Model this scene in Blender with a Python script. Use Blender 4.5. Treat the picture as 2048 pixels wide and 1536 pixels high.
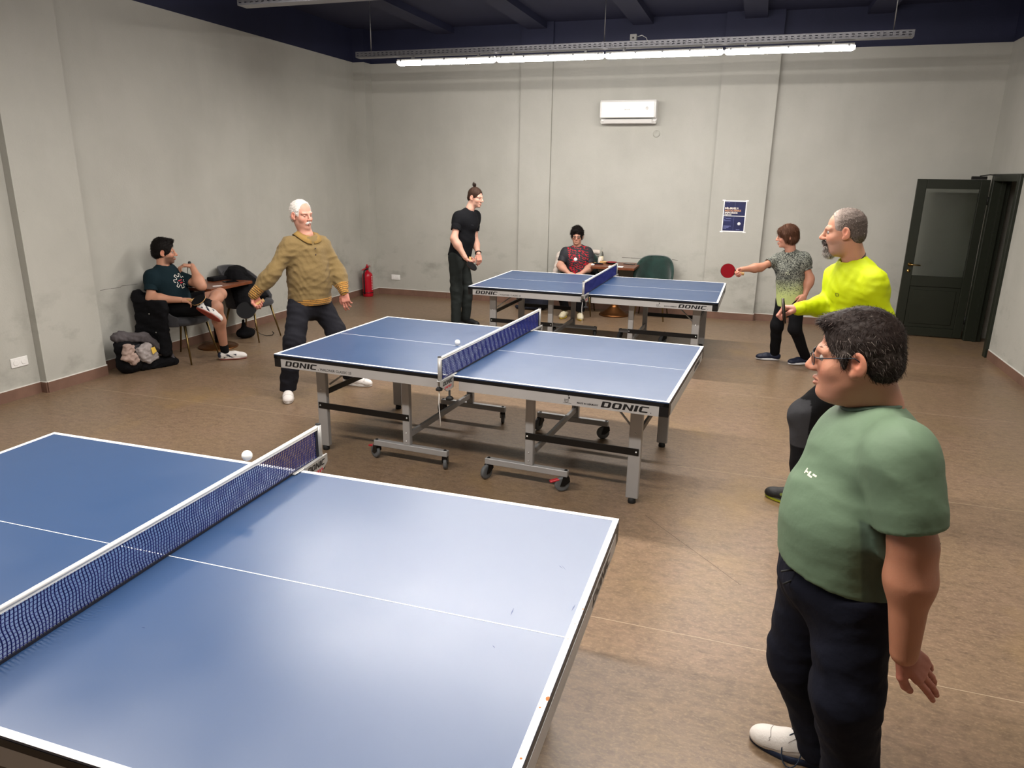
import bpy, math, random
import numpy as np
from mathutils import Vector, Matrix
for _o in list(bpy.data.objects):
    bpy.data.objects.remove(_o)
SC = bpy.context.scene
COL = SC.collection
random.seed(7)
RNG = np.random.RandomState(11)

# ------------------------------------------------------------------ camera
CAM_P = np.array([1.6837, -4.8065, 1.9897])
YAW, PITCH, ROLL, FPX = -0.31518, 0.28392, 0.01501, 1441.77     # solved from the table tops (2.74 x 1.525 x 0.76 m)
_f = np.array([math.sin(YAW)*math.cos(PITCH), math.cos(YAW)*math.cos(PITCH), -math.sin(PITCH)])
_r0 = np.array([math.cos(YAW), -math.sin(YAW), 0.0])
_u0 = np.cross(_r0, _f)
CR = math.cos(ROLL)*_r0 + math.sin(ROLL)*_u0
CU = -math.sin(ROLL)*_r0 + math.cos(ROLL)*_u0
CF = _f
FH = np.array([math.sin(YAW), math.cos(YAW), 0.0])
cam = bpy.data.cameras.new('camera')
cam.sensor_fit = 'HORIZONTAL'; cam.sensor_width = 36.0; cam.lens = 36.0*FPX/2048.0
cam.clip_start = 0.05
cam_o = bpy.data.objects.new('camera', cam); COL.objects.link(cam_o)
cam_o.matrix_world = Matrix(((CR[0], CU[0], -CF[0], CAM_P[0]), (CR[1], CU[1], -CF[1], CAM_P[1]), (CR[2], CU[2], -CF[2], CAM_P[2]), (0, 0, 0, 1)))
SC.camera = cam_o

# ------------------------------------------------------------------ world, exposure
w = bpy.data.worlds.new('world'); SC.world = w; w.use_nodes = True
w.node_tree.nodes['Background'].inputs[0].default_value = (0.05, 0.055, 0.07, 1)
w.node_tree.nodes['Background'].inputs[1].default_value = 0.0      # closed room: no sky light
SC.view_settings.view_transform = 'Standard'
SC.view_settings.look = 'None'
SC.view_settings.exposure = 0.1
SC.view_settings.gamma = 1.0
SC.view_settings.use_curve_mapping = False
TUBE_POWER = 175.0           # emission of the lit strip along the bottom of each batten

def ray(u, v):
    return CF + CR*(u-1024.0)/FPX - CU*(v-768.0)/FPX
def at_depth(u, v, D):       # pixel + horizontal distance in front of the camera
    d = ray(u, v); return CAM_P + d*(D/(d@FH))
def at_z(u, v, z=0.0):
    d = ray(u, v); return CAM_P + d*((z-CAM_P[2])/d[2])

# ------------------------------------------------------------------ helpers
def srgb(h):
    if isinstance(h, str):
        h = h.lstrip('#'); c = [int(h[i:i+2], 16)/255.0 for i in (0, 2, 4)]
    else:
        c = list(h)
    return tuple(x/12.92 if x <= 0.04045 else ((x+0.055)/1.055)**2.4 for x in c)

MATS = {}
def mat(name, col='#808080', rough=0.5, metal=0.0, bump=None, var=None, attr=False, spec=0.5, coat=0.0, sss=0.0, sheen=0.0, emit=None, trans=0.0, ior=1.45, aniso=None):
    """Principled material. bump=(scale, strength, stretch xyz) ; var=(scale, amount) colour mottling ; attr: colour from vertex attribute Col"""
    m = bpy.data.materials.new(name); m.use_nodes = True
    nt = m.node_tree; N = nt.nodes; Lk = nt.links
    b = N['Principled BSDF']
    c = srgb(col)
    b.inputs['Base Color'].default_value = (*c, 1)
    b.inputs['Roughness'].default_value = rough
    b.inputs['Metallic'].default_value = metal
    b.inputs['Specular IOR Level'].default_value = spec
    b.inputs['Coat Weight'].default_value = coat
    b.inputs['IOR'].default_value = ior
    if trans: b.inputs['Transmission Weight'].default_value = trans
    if sss:
        b.inputs['Subsurface Weight'].default_value = sss
        b.inputs['Subsurface Radius'].default_value = (0.01, 0.004, 0.002)
        b.inputs['Subsurface Scale'].default_value = 0.6
    if sheen:
        b.inputs['Sheen Weight'].default_value = sheen
    if emit:
        b.inputs['Emission Color'].default_value = (*srgb(emit[0]), 1); b.inputs['Emission Strength'].default_value = emit[1]
    tc = N.new('ShaderNodeTexCoord')
    src = None
    if attr:
        a = N.new('ShaderNodeAttribute'); a.attribute_name = 'Col'; src = a.outputs['Color']
    if var:
        n = N.new('ShaderNodeTexNoise'); n.inputs['Scale'].default_value = var[0]; n.inputs['Detail'].default_value = 6
        Lk.new(tc.outputs['Object'], n.inputs['Vector'])
        mr = N.new('ShaderNodeMapRange'); mr.inputs['From Min'].default_value = 0.3; mr.inputs['From Max'].default_value = 0.7
        mr.inputs['To Min'].default_value = 1-var[1]; mr.inputs['To Max'].default_value = 1+var[1]
        Lk.new(n.outputs['Fac'], mr.inputs['Value'])
        mx = N.new('ShaderNodeVectorMath'); mx.operation = 'SCALE'
        if src is None: mx.inputs[0].default_value = c
        else: Lk.new(src, mx.inputs[0])
        Lk.new(mr.outputs['Result'], mx.inputs['Scale']); src = mx.outputs['Vector']
    if src is not None: Lk.new(src, b.inputs['Base Color'])
    if bump:
        n2 = N.new('ShaderNodeTexNoise'); n2.inputs['Scale'].default_value = bump[0]; n2.inputs['Detail'].default_value = 4
        mp = N.new('ShaderNodeMapping'); mp.inputs['Scale'].default_value = bump[2] if len(bump) > 2 else (1, 1, 1)
        Lk.new(tc.outputs['Object'], mp.inputs['Vector']); Lk.new(mp.outputs['Vector'], n2.inputs['Vector'])
        bp = N.new('ShaderNodeBump'); bp.inputs['Strength'].default_value = bump[1]; bp.inputs['Distance'].default_value = 0.01
        Lk.new(n2.outputs['Fac'], bp.inputs['Height']); Lk.new(bp.outputs['Normal'], b.inputs['Normal'])
    MATS[name] = m
    return m

class MB:
    """collects simple shapes into one mesh"""
    def __init__(s): s.v = []; s.f = []; s.smooth = []
    def add(s, vs, fs, sm=False):
        o = len(s.v); s.v += [tuple(map(float, q)) for q in vs]; s.f += [tuple(i+o for i in q) for q in fs]; s.smooth += [sm]*len(fs); return s
    def box(s, x0, x1, y0, y1, z0, z1, M=None):
        vs = [(x, y, z) for x in (x0, x1) for y in (y0, y1) for z in (z0, z1)]
        if M is not None: vs = [tuple(M @ Vector(q)) for q in vs]
        return s.add(vs, [(0, 1, 3, 2), (4, 6, 7, 5), (0, 4, 5, 1), (2, 3, 7, 6), (0, 2, 6, 4), (1, 5, 7, 3)])
    def bbox(s, x0, x1, y0, y1, z0, z1, b=0.004, M=None):
        """chamfered box"""
        bx = min(b, (x1-x0)*.45, (y1-y0)*.45, (z1-z0)*.45)
        vs = []; X = (x0, x1); Y = (y0, y1); Z = (z0, z1); idx = {}
        for i in (0, 1):
            for j in (0, 1):
                for k in (0, 1):
                    sx, sy, sz = (1-2*i)*bx, (1-2*j)*bx, (1-2*k)*bx
                    idx[i, j, k, 0] = len(vs); vs.append((X[i], Y[j]+sy, Z[k]+sz))
                    idx[i, j, k, 1] = len(vs); vs.append((X[i]+sx, Y[j], Z[k]+sz))
                    idx[i, j, k, 2] = len(vs); vs.append((X[i]+sx, Y[j]+sy, Z[k]))
        fs = []
        g = idx
        for a in (0, 1):
            q = lambda i, j, k, t: g[i, j, k, t]
            f0 = [q(a, 0, 0, 0), q(a, 1, 0, 0), q(a, 1, 1, 0), q(a, 0, 1, 0)]
            f1 = [q(0, a, 0, 1), q(0, a, 1, 1), q(1, a, 1, 1), q(1, a, 0, 1)]
            f2 = [q(0, 0, a, 2), q(1, 0, a, 2), q(1, 1, a, 2), q(0, 1, a, 2)]
            for f in (f0, f1, f2): fs.append(tuple(f if a else f[::-1]))
        for i in (0, 1):
            for j in (0, 1):
                fs.append((g[i, j, 0, 0], g[i, j, 0, 1], g[i, j, 1, 1], g[i, j, 1, 0]))
        for i in (0, 1):
            for k in (0, 1):
                fs.append((g[i, 0, k, 0], g[i, 0, k, 2], g[i, 1, k, 2], g[i, 1, k, 0]))
        for j in (0, 1):
            for k in (0, 1):
                fs.append((g[0, j, k, 1], g[0, j, k, 2], g[1, j, k, 2], g[1, j, k, 1]))
        for i in (0, 1):
            for j in (0, 1):
                for k in (0, 1): fs.append((g[i, j, k, 0], g[i, j, k, 1], g[i, j, k, 2]))
        if M is not None: vs = [tuple(M @ Vector(q)) for q in vs]
        return s.add(vs, fs)
    def tube(s, pts, r, n=8, cap=True, closed=False):
        pts = [np.array(p, float) for p in pts]; m = len(pts)
        rs = r if hasattr(r, '__len__') else [r]*m
        vs = []; prev = None
        for i, p in enumerate(pts):
            a = pts[(i-1) % m] if (i or closed) else pts[0]; b = pts[(i+1) % m] if (i < m-1 or closed) else pts[-1]
            t = b-a; t = t/(np.linalg.norm(t)+1e-12)
            if prev is None:
                h = np.array([0, 0, 1.0]) if abs(t[2]) < 0.9 else np.array([1.0, 0, 0])
                x = np.cross(t, h)
            else: x = prev - t*(prev@t)
            x /= np.linalg.norm(x)+1e-12; prev = x; y = np.cross(t, x)
            for k in range(n):
                q = 2*math.pi*k/n; vs.append(p + rs[i]*(math.cos(q)*x + math.sin(q)*y))
        fs = []
        for i in range(m if closed else m-1):
            for k in range(n):
                i2 = (i+1) % m
                fs.append((i*n+k, i*n+(k+1) % n, i2*n+(k+1) % n, i2*n+k))
        s.add(vs, fs, True)
        if cap and not closed:
            o = len(s.v)-len(vs)
            s.f += [tuple(o+k for k in reversed(range(n))), tuple(o+(m-1)*n+k for k in range(n))]; s.smooth += [False, False]
        return s
    def lathe(s, prof, n=24, c=(0, 0, 0), M=None, sm=True):
        vs = []; fs = []
        for (r, z) in prof:
            for k in range(n):
                q = 2*math.pi*k/n; p = Vector((r*math.cos(q), r*math.sin(q), z))
                if M is not None: p = M @ p
                vs.append((p[0]+c[0], p[1]+c[1], p[2]+c[2]))
        for i in range(len(prof)-1):
            for k in range(n): fs.append((i*n+k, i*n+(k+1) % n, (i+1)*n+(k+1) % n, (i+1)*n+k))
        s.add(vs, fs, sm); o = len(s.v)-len(vs)
        s.f += [tuple(o+k for k in reversed(range(n))), tuple(o+(len(prof)-1)*n+k for k in range(n))]; s.smooth += [False, False]
        return s
    def poly(s, pts, z0, z1, M=None):
        """extruded polygon (xy) between z0 and z1"""
        n = len(pts); vs = [(x, y, z0) for x, y in pts]+[(x, y, z1) for x, y in pts]
        fs = [tuple(reversed(range(n))), tuple(range(n, 2*n))]+[(i, (i+1) % n, n+(i+1) % n, n+i) for i in range(n)]
        if M is not None: vs = [tuple(M @ Vector(q)) for q in vs]
        return s.add(vs, fs)
    def build(s, name, m, parent=None, smooth=None):
        me = bpy.data.meshes.new(name); me.from_pydata(s.v, [], s.f)
        me.polygons.foreach_set('use_smooth', [bool(x) for x in (s.smooth if smooth is None else [smooth]*len(s.f))])
        me.materials.append(m if not isinstance(m, str) else MATS[m])
        return link(name, me, parent)

def link(name, me, parent=None):
    o = bpy.data.objects.new(name, me); COL.objects.link(o)
    if parent is not None: o.parent = parent
    return o
def np_mesh(name, V, F, m, parent=None, col=None, smooth=True, origin=None):
    V = np.asarray(V, np.float32)
    if origin is not None: V = V - np.asarray(origin, np.float32)
    F = np.asarray(F, np.int32)
    me = bpy.data.meshes.new(name)
    me.vertices.add(len(V)); me.vertices.foreach_set('co', V.ravel())
    k = F.shape[1]
    me.loops.add(F.size); me.loops.foreach_set('vertex_index', F.ravel())
    me.polygons.add(len(F)); me.polygons.foreach_set('loop_start', np.arange(0, F.size, k, dtype=np.int32))
    me.polygons.foreach_set('use_smooth', np.full(len(F), smooth, bool))
    me.update(calc_edges=True)
    if col is not None:
        a = me.attributes.new('Col', 'FLOAT_COLOR', 'POINT')
        c4 = np.ones((len(V), 4), np.float32); c4[:, :3] = col
        a.data.foreach_set('color', c4.ravel())
    me.materials.append(m if not isinstance(m, str) else MATS[m])
    return link(name, me, parent)
def empty(name, loc=(0, 0, 0), rz=0.0):
    o = bpy.data.objects.new(name, None); COL.objects.link(o); o.location = loc; o.rotation_euler = (0, 0, rz); o.empty_display_size = 0.1
    return o
def tag(o, label=None, cat=None, group=None, kind=None):
    if label: o['label'] = label
    if cat: o['category'] = cat
    if group: o['group'] = group
    if kind: o['kind'] = kind
    return o
def copy_tree(o, parent=None):
    c = o.copy(); COL.objects.link(c)
    c.parent = parent
    for ch in list(o.children): copy_tree(ch, c)
    return c
def text_obj(s, size, m, parent, M, name='lettering', offset=0.0, shear=0.0, xs=1.0, depth=0.0006, align='LEFT'):
    cu = bpy.data.curves.new('t', 'FONT'); cu.body = s; cu.size = size; cu.offset = offset; cu.shear = shear; cu.extrude = depth/2; cu.align_x = align
    cu.resolution_u = 2
    o = bpy.data.objects.new('t', cu); COL.objects.link(o)
    dg = bpy.context.evaluated_depsgraph_get()
    me = bpy.data.meshes.new_from_object(o.evaluated_get(dg)); me.name = name
    bpy.data.objects.remove(o); bpy.data.curves.remove(cu)
    me.materials.clear(); me.materials.append(MATS[m])
    me.transform(M @ Matrix.Diagonal((xs, 1, 1, 1)))
    return link(name, me, parent)
def basis(x, y, z, o):
    return Matrix(((x[0], y[0], z[0], o[0]), (x[1], y[1], z[1], o[1]), (x[2], y[2], z[2], o[2]), (0, 0, 0, 1)))
def unit(v):
    v = np.asarray(v, float); return v/(np.linalg.norm(v)+1e-12)
# ------------------------------------------------------------------ soft solids: blended round cones and ellipsoids meshed on a lattice
def smin(a, b, k):
    h = np.clip(0.5+0.5*(b-a)/k, 0, 1)
    return b*(1-h)+a*h-k*h*(1-h)
class Cone:
    def __init__(s, a, b, ra, rb, k=0.03, sq=None):
        s.a = np.array(a, float); s.b = np.array(b, float); s.ra = ra; s.rb = rb; s.k = k; s.sq = sq     # sq=(axis, factor): flattened along axis
        s.c = (s.a+s.b)/2; s.R = np.linalg.norm(s.b-s.a)/2+max(ra, rb)*(1 if sq is None else max(1.0, 1/sq[1]))
    def d(s, p):
        a, b = s.a, s.b
        if s.sq is not None:
            n = unit(s.sq[0]); f = s.sq[1]-1
            p = p+((p-a)@n)[:, None]*n*f; b = b+((b-a)@n)*n*f
        ba = b-a; L2 = ba@ba+1e-12
        h = np.clip(((p-a)@ba)/L2, 0, 1)
        return np.linalg.norm(p-a-h[:, None]*ba, axis=1)-(s.ra+(s.rb-s.ra)*h)
class Ell:
    def __init__(s, c, r, ax=None, k=0.03):
        s.c = np.array(c, float); s.r = np.array(r, float); s.ax = np.eye(3) if ax is None else np.array(ax, float); s.k = k; s.R = max(r)
    def d(s, p):
        q = (p-s.c)@s.ax.T
        k0 = np.linalg.norm(q/s.r, axis=1); k1 = np.linalg.norm(q/(s.r**2), axis=1)+1e-9
        return k0*(k0-1)/k1
class Box:
    def __init__(s, c, h, ax=None, r=0.01, k=0.02):
        s.c = np.array(c, float); s.h = np.array(h, float)-r; s.ax = np.eye(3) if ax is None else np.array(ax, float); s.r = r; s.k = k; s.R = float(np.linalg.norm(h))
    def d(s, p):
        q = np.abs((p-s.c)@s.ax.T)-s.h
        return np.linalg.norm(np.maximum(q, 0), axis=1)+np.minimum(q.max(1), 0)-s.r
def mesh_sdf(prims, vox, subs=(), cuts=(), disp=None, B=8, base=None):
    """prims are blended together; subs are carved away; cuts=(point, normal[, k]) keep the side the normal points away from"""
    lo = np.min([p.c-p.R for p in prims], 0)-3*vox; hi = np.max([p.c+p.R for p in prims], 0)+3*vox
    bs = B*vox; nb = np.ceil((hi-lo)/bs).astype(int)
    gi = np.stack(np.meshgrid(*[np.arange(n) for n in nb], indexing='ij'), -1).reshape(-1, 3)
    cen = lo+(gi+0.5)*bs
    def ev(p, pb=None, cb=None):
        d = np.full(len(p), 1.0)
        for q in prims:
            if cb is not None:
                sel = np.linalg.norm(cb-q.c, axis=1) < q.R+q.k+bs*1.4
                if not sel.any(): continue
                m = np.repeat(sel, pb)
                d[m] = smin(d[m], q.d(p[m]), q.k)
            else:
                d = smin(d, q.d(p), q.k)
        if disp is not None: d = d+disp(p)
        for q in subs:
            if cb is not None:
                sel = np.linalg.norm(cb-q.c, axis=1) < q.R+q.k+bs*1.4
                if not sel.any(): continue
                m = np.repeat(sel, pb)
                d[m] = -smin(-d[m], q.d(p[m]), q.k)
            else: d = -smin(-d, q.d(p), q.k)
        for ct in cuts:
            pl = (p-np.asarray(ct[0]))@unit(ct[1])
            d = np.maximum(d, pl)
        return d
    dc = ev(cen)
    keep = np.abs(dc) < bs*1.5
    gi = gi[keep]; cen = cen[keep]
    n = B+1
    li = np.stack(np.meshgrid(*[np.arange(n)]*3, indexing='ij'), -1).reshape(-1, 3)
    vals = np.empty((len(gi), n**3), np.float64)
    CH = 400
    for i in range(0, len(gi), CH):
        g = gi[i:i+CH]
        p = (lo+(g[:, None, :]*B+li[None])*vox).reshape(-1, 3)
        vals[i:i+CH] = ev(p, n**3, cen[i:i+CH]).reshape(len(g), -1)
    vals = vals.reshape(-1, n, n, n)
    cs = [(a, b, c_) for a in (0, 1) for b in (0, 1) for c_ in (0, 1)]
    neg = vals < 0
    cnt = sum(neg[:, a:a+B, b:b+B, c_:c_+B].astype(np.int8) for a, b, c_ in cs)
    act = np.argwhere((cnt > 0) & (cnt < 8))
    if len(act) == 0: return np.zeros((0, 3)), np.zeros((0, 4), int)
    bi, i, j, k = act.T
    cv = np.stack([vals[bi, i+a, j+b, k+c_] for a, b, c_ in cs], 1)
    acc = np.zeros((len(act), 3)); num = np.zeros(len(act))
    ca = np.array(cs, float)
    for e0 in range(8):
        for e1 in range(e0+1, 8):
            if np.abs(ca[e0]-ca[e1]).sum() != 1: continue
            v0, v1 = cv[:, e0], cv[:, e1]; m = (v0 < 0) != (v1 < 0)
            t = np.where(m, v0/(v0-v1+1e-15), 0)
            acc += np.where(m[:, None], ca[e0]+t[:, None]*(ca[e1]-ca[e0]), 0); num += m
    cell = gi[bi]*B+np.stack([i, j, k], 1)
    V = lo+(cell+acc/num[:, None])*vox
    dim = nb*B+2
    key = (cell[:, 0].astype(np.int64)*dim[1]+cell[:, 1])*dim[2]+cell[:, 2]
    order = np.argsort(key); sk = key[order]
    def find(c3):
        kk = (c3[:, 0].astype(np.int64)*dim[1]+c3[:, 1])*dim[2]+c3[:, 2]
        ps = np.clip(np.searchsorted(sk, kk), 0, len(sk)-1)
        return np.where(sk[ps] == kk, order[ps], -1)
    faces = []
    for ax, ci in ((0, 4), (1, 2), (2, 1)):
        s0, s1 = cv[:, 0] < 0, cv[:, ci] < 0
        m = s0 != s1; cc = cell[m]; sg = s0[m]
        u = np.zeros(3, int); u[(ax+1) % 3] = 1; v = np.zeros(3, int); v[(ax+2) % 3] = 1
        q = np.stack([find(cc), find(cc-u), find(cc-u-v), find(cc-v)], 1)
        q = np.where(sg[:, None], q, q[:, ::-1])
        faces.append(q[(q >= 0).all(1)])
    F = np.concatenate(faces)
    return V, F
def relax(V, F, it=2, w=0.5):
    for _ in range(it):
        acc = np.zeros_like(V); n = np.zeros(len(V))
        for a in range(4):
            b = (a+1) % 4
            np.add.at(acc, F[:, a], V[F[:, b]]); np.add.at(n, F[:, a], 1)
            np.add.at(acc, F[:, b], V[F[:, a]]); np.add.at(n, F[:, b], 1)
        V = V*(1-w)+w*acc/np.maximum(n, 1)[:, None]
    return V
def vnormals(V, F):
    n = np.cross(V[F[:, 2]]-V[F[:, 0]], V[F[:, 3]]-V[F[:, 1]])
    o = np.zeros_like(V)
    for a in range(4): np.add.at(o, F[:, a], n)
    return o/(np.linalg.norm(o, axis=1)[:, None]+1e-12)
def join(parts):
    vs = []; fs = []; o = 0
    for V, F in parts: vs.append(V); fs.append(F+o); o += len(V)
    return np.concatenate(vs), np.concatenate(fs)
def folds(seed, freq=22.0, amp=0.004, axis=(0, 0, 1), stretch=0.35):
    r = np.random.RandomState(seed); ks = []
    ax = unit(axis)
    for _ in range(4):
        k = r.normal(size=3); k = k-ax*(k@ax)*(1-1.0); k = unit(k*0.6+ax*r.choice([-1, 1])*0.9)*freq*r.uniform(.7, 1.4)
        ks.append((k, r.normal(size=3)*freq*.35, r.uniform(0, 6.28), r.uniform(.8, 2.0)))
    def f(p):
        o = 0
        for k, k2, ph, wv in ks:
            s = np.sin(p@k+wv*np.sin(p@k2+ph)+ph)
            o = o+(np.abs(s)-0.6)
        return o*amp/2.0
    return f
def noise3(p, seed, freq):
    r = np.random.RandomState(seed); o = 0
    for i in range(5):
        k = r.normal(size=3)*freq*(1+.4*i); k2 = r.normal(size=3)*freq*.6
        o = o+np.sin(p@k+1.7*np.sin(p@k2+r.uniform(0, 6))+r.uniform(0, 6))/(1+.3*i)
    return o/3.0
def strands(V, F, dirf, n, length, seed=1, width=0.0014, lift=0.006, jitter=0.35, seg=3, sink=0.004, rndlen=0.4):
    """flat tapering hair strands rooted on a mesh; dirf(p) gives the combing direction"""
    r = np.random.RandomState(seed)
    q = F[r.randint(0, len(F), n)]; w4 = r.dirichlet(np.ones(4), n)
    p0 = (V[q]*w4[:, :, None]).sum(1); N = vnormals(V, F); nn = N[q].mean(1); nn /= np.linalg.norm(nn, axis=1)[:, None]+1e-9
    d = dirf(p0); d = d+r.normal(size=d.shape)*jitter
    t = d-nn*(d*nn).sum(1)[:, None]; t /= np.linalg.norm(t, axis=1)[:, None]+1e-9
    sd = np.cross(t, nn)
    L = (length if np.isscalar(length) else length(p0))*(1-rndlen*r.rand(n)); wd = width*(0.7+.6*r.rand(n)); lf = lift*(0.3+r.rand(n))
    vs = []
    for s in range(seg+1):
        x = s/seg
        c = p0-nn*sink*(1-x)+t*(L*x)[:, None]+nn*(lf*np.sin(x*2.2))[:, None]
        ww = wd*(1-0.85*x)
        vs.append(c+sd*ww[:, None]); vs.append(c-sd*ww[:, None])
    VV = np.stack(vs, 1).reshape(-1, 3); m = 2*(seg+1)
    b = np.arange(n)[:, None]*m
    fs = np.concatenate([b+np.array([[2*s, 2*s+1, 2*s+3, 2*s+2]]) for s in range(seg)])
    return VV, fs, np.repeat(np.arange(n), m)
# ------------------------------------------------------------------ materials of the setting
XL, XR, YB, YF, ZC, ZP = -4.46, 4.42, 6.09, -8.5, 4.07, 3.6
def wall_material():
    m = bpy.data.materials.new('wall_paint'); m.use_nodes = True; nt = m.node_tree; N = nt.nodes; Lk = nt.links
    b = N['Principled BSDF']; b.inputs['Roughness'].default_value = 0.62; b.inputs['Specular IOR Level'].default_value = 0.3
    g = N.new('ShaderNodeNewGeometry'); sp = N.new('ShaderNodeSeparateXYZ'); Lk.new(g.outputs['Position'], sp.inputs[0])
    def noise(scale, det, stretch=(1, 1, 1), lo=.35, hi=.7):
        mp = N.new('ShaderNodeMapping'); mp.inputs['Scale'].default_value = stretch
        Lk.new(g.outputs['Position'], mp.inputs['Vector'])
        n = N.new('ShaderNodeTexNoise'); n.inputs['Scale'].default_value = scale; n.inputs['Detail'].default_value = det; n.inputs['Roughness'].default_value = .6
        Lk.new(mp.outputs['Vector'], n.inputs['Vector'])
        r = N.new('ShaderNodeMapRange'); r.inputs['From Min'].default_value = lo; r.inputs['From Max'].default_value = hi
        Lk.new(n.outputs['Fac'], r.inputs['Value']); return r.outputs['Result']
    def mix(fac, a, bb):
        x = N.new('ShaderNodeMix'); x.data_type = 'RGBA'
        (Lk.new(fac, x.inputs['Factor']) if not isinstance(fac, float) else setattr(x.inputs['Factor'], 'default_value', fac))
        for s, q in ((x.inputs[6], a), (x.inputs[7], bb)):
            if isinstance(q, tuple): s.default_value = (*q, 1)
            else: Lk.new(q, s)
        return x.outputs[2]
    def math_(op, a, bb):
        x = N.new('ShaderNodeMath'); x.operation = op
        for i, q in enumerate((a, bb)):
            if isinstance(q, (float, int)): x.inputs[i].default_value = q
            else: Lk.new(q, x.inputs[i])
        return x.outputs[0]
    base = mix(noise(1.1, 5), srgb('#b3b2ab'), srgb('#a9a8a1'))
    base = mix(math_('MULTIPLY', noise(3.0, 6, (1, 1, .25), .5, .8), .35), base, srgb('#bdbcb6'))   # roller streaks
    low = N.new('ShaderNodeMapRange'); low.inputs['From Min'].default_value = 1.25; low.inputs['From Max'].default_value = 0.55; Lk.new(sp.outputs[2], low.inputs['Value'])
    scuff = math_('MULTIPLY', noise(2.6, 8, (1, 1, 1.6), .53, .72), math_('MULTIPLY', low.outputs['Result'], .55))
    base = mix(scuff, base, srgb('#83837b'))
    fl = math_('MULTIPLY', noise(38, 3, (1, 1, 1), .70, .78), .4)
    base = mix(fl, base, srgb('#8c8b84'))
    up = math_('GREATER_THAN', sp.outputs[2], ZP)
    navy = mix(noise(2.0, 4), srgb('#23263f'), srgb('#20233a'))
    Lk.new(mix(up, base, navy), b.inputs['Base Color'])
    n = N.new('ShaderNodeTexNoise'); n.inputs['Scale'].default_value = 60; n.inputs['Detail'].default_value = 5; Lk.new(g.outputs['Position'], n.inputs['Vector'])
    bp = N.new('ShaderNodeBump'); bp.inputs['Strength'].default_value = .12; bp.inputs['Distance'].default_value = .01
    Lk.new(n.outputs['Fac'], bp.inputs['Height']); Lk.new(bp.outputs['Normal'], b.inputs['Normal'])
    MATS['wall_paint'] = m
wall_material()
def floor_material():
    m = bpy.data.materials.new('vinyl'); m.use_nodes = True; nt = m.node_tree; N = nt.nodes; Lk = nt.links
    b = N['Principled BSDF']; b.inputs['Roughness'].default_value = 0.36; b.inputs['Specular IOR Level'].default_value = 0.38
    g = N.new('ShaderNodeNewGeometry')
    def noise(scale, det, stretch, lo, hi, rough=.65):
        mp = N.new('ShaderNodeMapping'); mp.inputs['Scale'].default_value = stretch; Lk.new(g.outputs['Position'], mp.inputs['Vector'])
        n = N.new('ShaderNodeTexNoise'); n.inputs['Scale'].default_value = scale; n.inputs['Detail'].default_value = det; n.inputs['Roughness'].default_value = rough
        Lk.new(mp.outputs['Vector'], n.inputs['Vector'])
        r = N.new('ShaderNodeMapRange'); r.inputs['From Min'].default_value = lo; r.inputs['From Max'].default_value = hi; Lk.new(n.outputs['Fac'], r.inputs['Value'])
        return r.outputs['Result']
    def mix(fac, a, c, k=None):
        x = N.new('ShaderNodeMix'); x.data_type = 'RGBA'
        if k is not None:
            mm = N.new('ShaderNodeMath'); mm.operation = 'MULTIPLY'; Lk.new(fac, mm.inputs[0]); mm.inputs[1].default_value = k; fac = mm.outputs[0]
        Lk.new(fac, x.inputs['Factor'])
        for s, q in ((x.inputs[6], a), (x.inputs[7], c)):
            if isinstance(q, tuple): s.default_value = (*q, 1)
            else: Lk.new(q, s)
        return x.outputs[2]
    c = mix(noise(1.3, 3, (1, 1, 1), .35, .65), srgb('#7c6750'), srgb('#816a57'))
    c = mix(noise(24, 9, (.55, 1, 1), .42, .68, .74), c, srgb('#59483a'), .8)
    c = mix(noise(80, 6, (.6, 1, 1), .50, .72, .7), c, srgb('#a38d70'), .6)
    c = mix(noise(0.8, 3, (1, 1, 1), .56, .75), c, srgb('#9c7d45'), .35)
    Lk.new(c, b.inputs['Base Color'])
    n = N.new('ShaderNodeTexNoise'); n.inputs['Scale'].default_value = 90; n.inputs['Detail'].default_value = 5; Lk.new(g.outputs['Position'], n.inputs['Vector'])
    bp = N.new('ShaderNodeBump'); bp.inputs['Strength'].default_value = .08; bp.inputs['Distance'].default_value = .006
    Lk.new(n.outputs['Fac'], bp.inputs['Height']); Lk.new(bp.outputs['Normal'], b.inputs['Normal'])
    MATS['vinyl'] = m
floor_material()
mat('seam', '#a8957c', .6); mat('scratch', '#4a3a28', .6)
mat('tile_brown', '#75594c', .4, var=(6, .14), spec=.5); mat('caulk', '#d8d6d0', .6)
mat('navy_ceiling', '#22253f', .7, var=(3, .06))
mat('plastic_white', '#e9e8e6', .35); mat('plastic_grey', '#b4b4b2', .4); mat('dark_slot', '#151517', .6)
mat('tray_steel', '#86868b', .42, metal=.8, var=(20, .06)); mat('rod_steel', '#a0a0a4', .35, metal=.9)
mat('diffuser', '#ffffff', .4, emit=('#fff8f0', TUBE_POWER)); mat('diffuser_side', '#ffffff', .4, emit=('#fff8f0', TUBE_POWER*.05)); mat('clip', '#8d8d8f', .4, metal=.6)
mat('door_green', '#1d2118', .42, var=(8, .08)); mat('door_black', '#0d0e0d', .5); mat('brass', '#b8955a', .28, metal=1.0)
mat('door_glass', '#b9beb9', .05, trans=1.0, ior=1.2)

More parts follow.
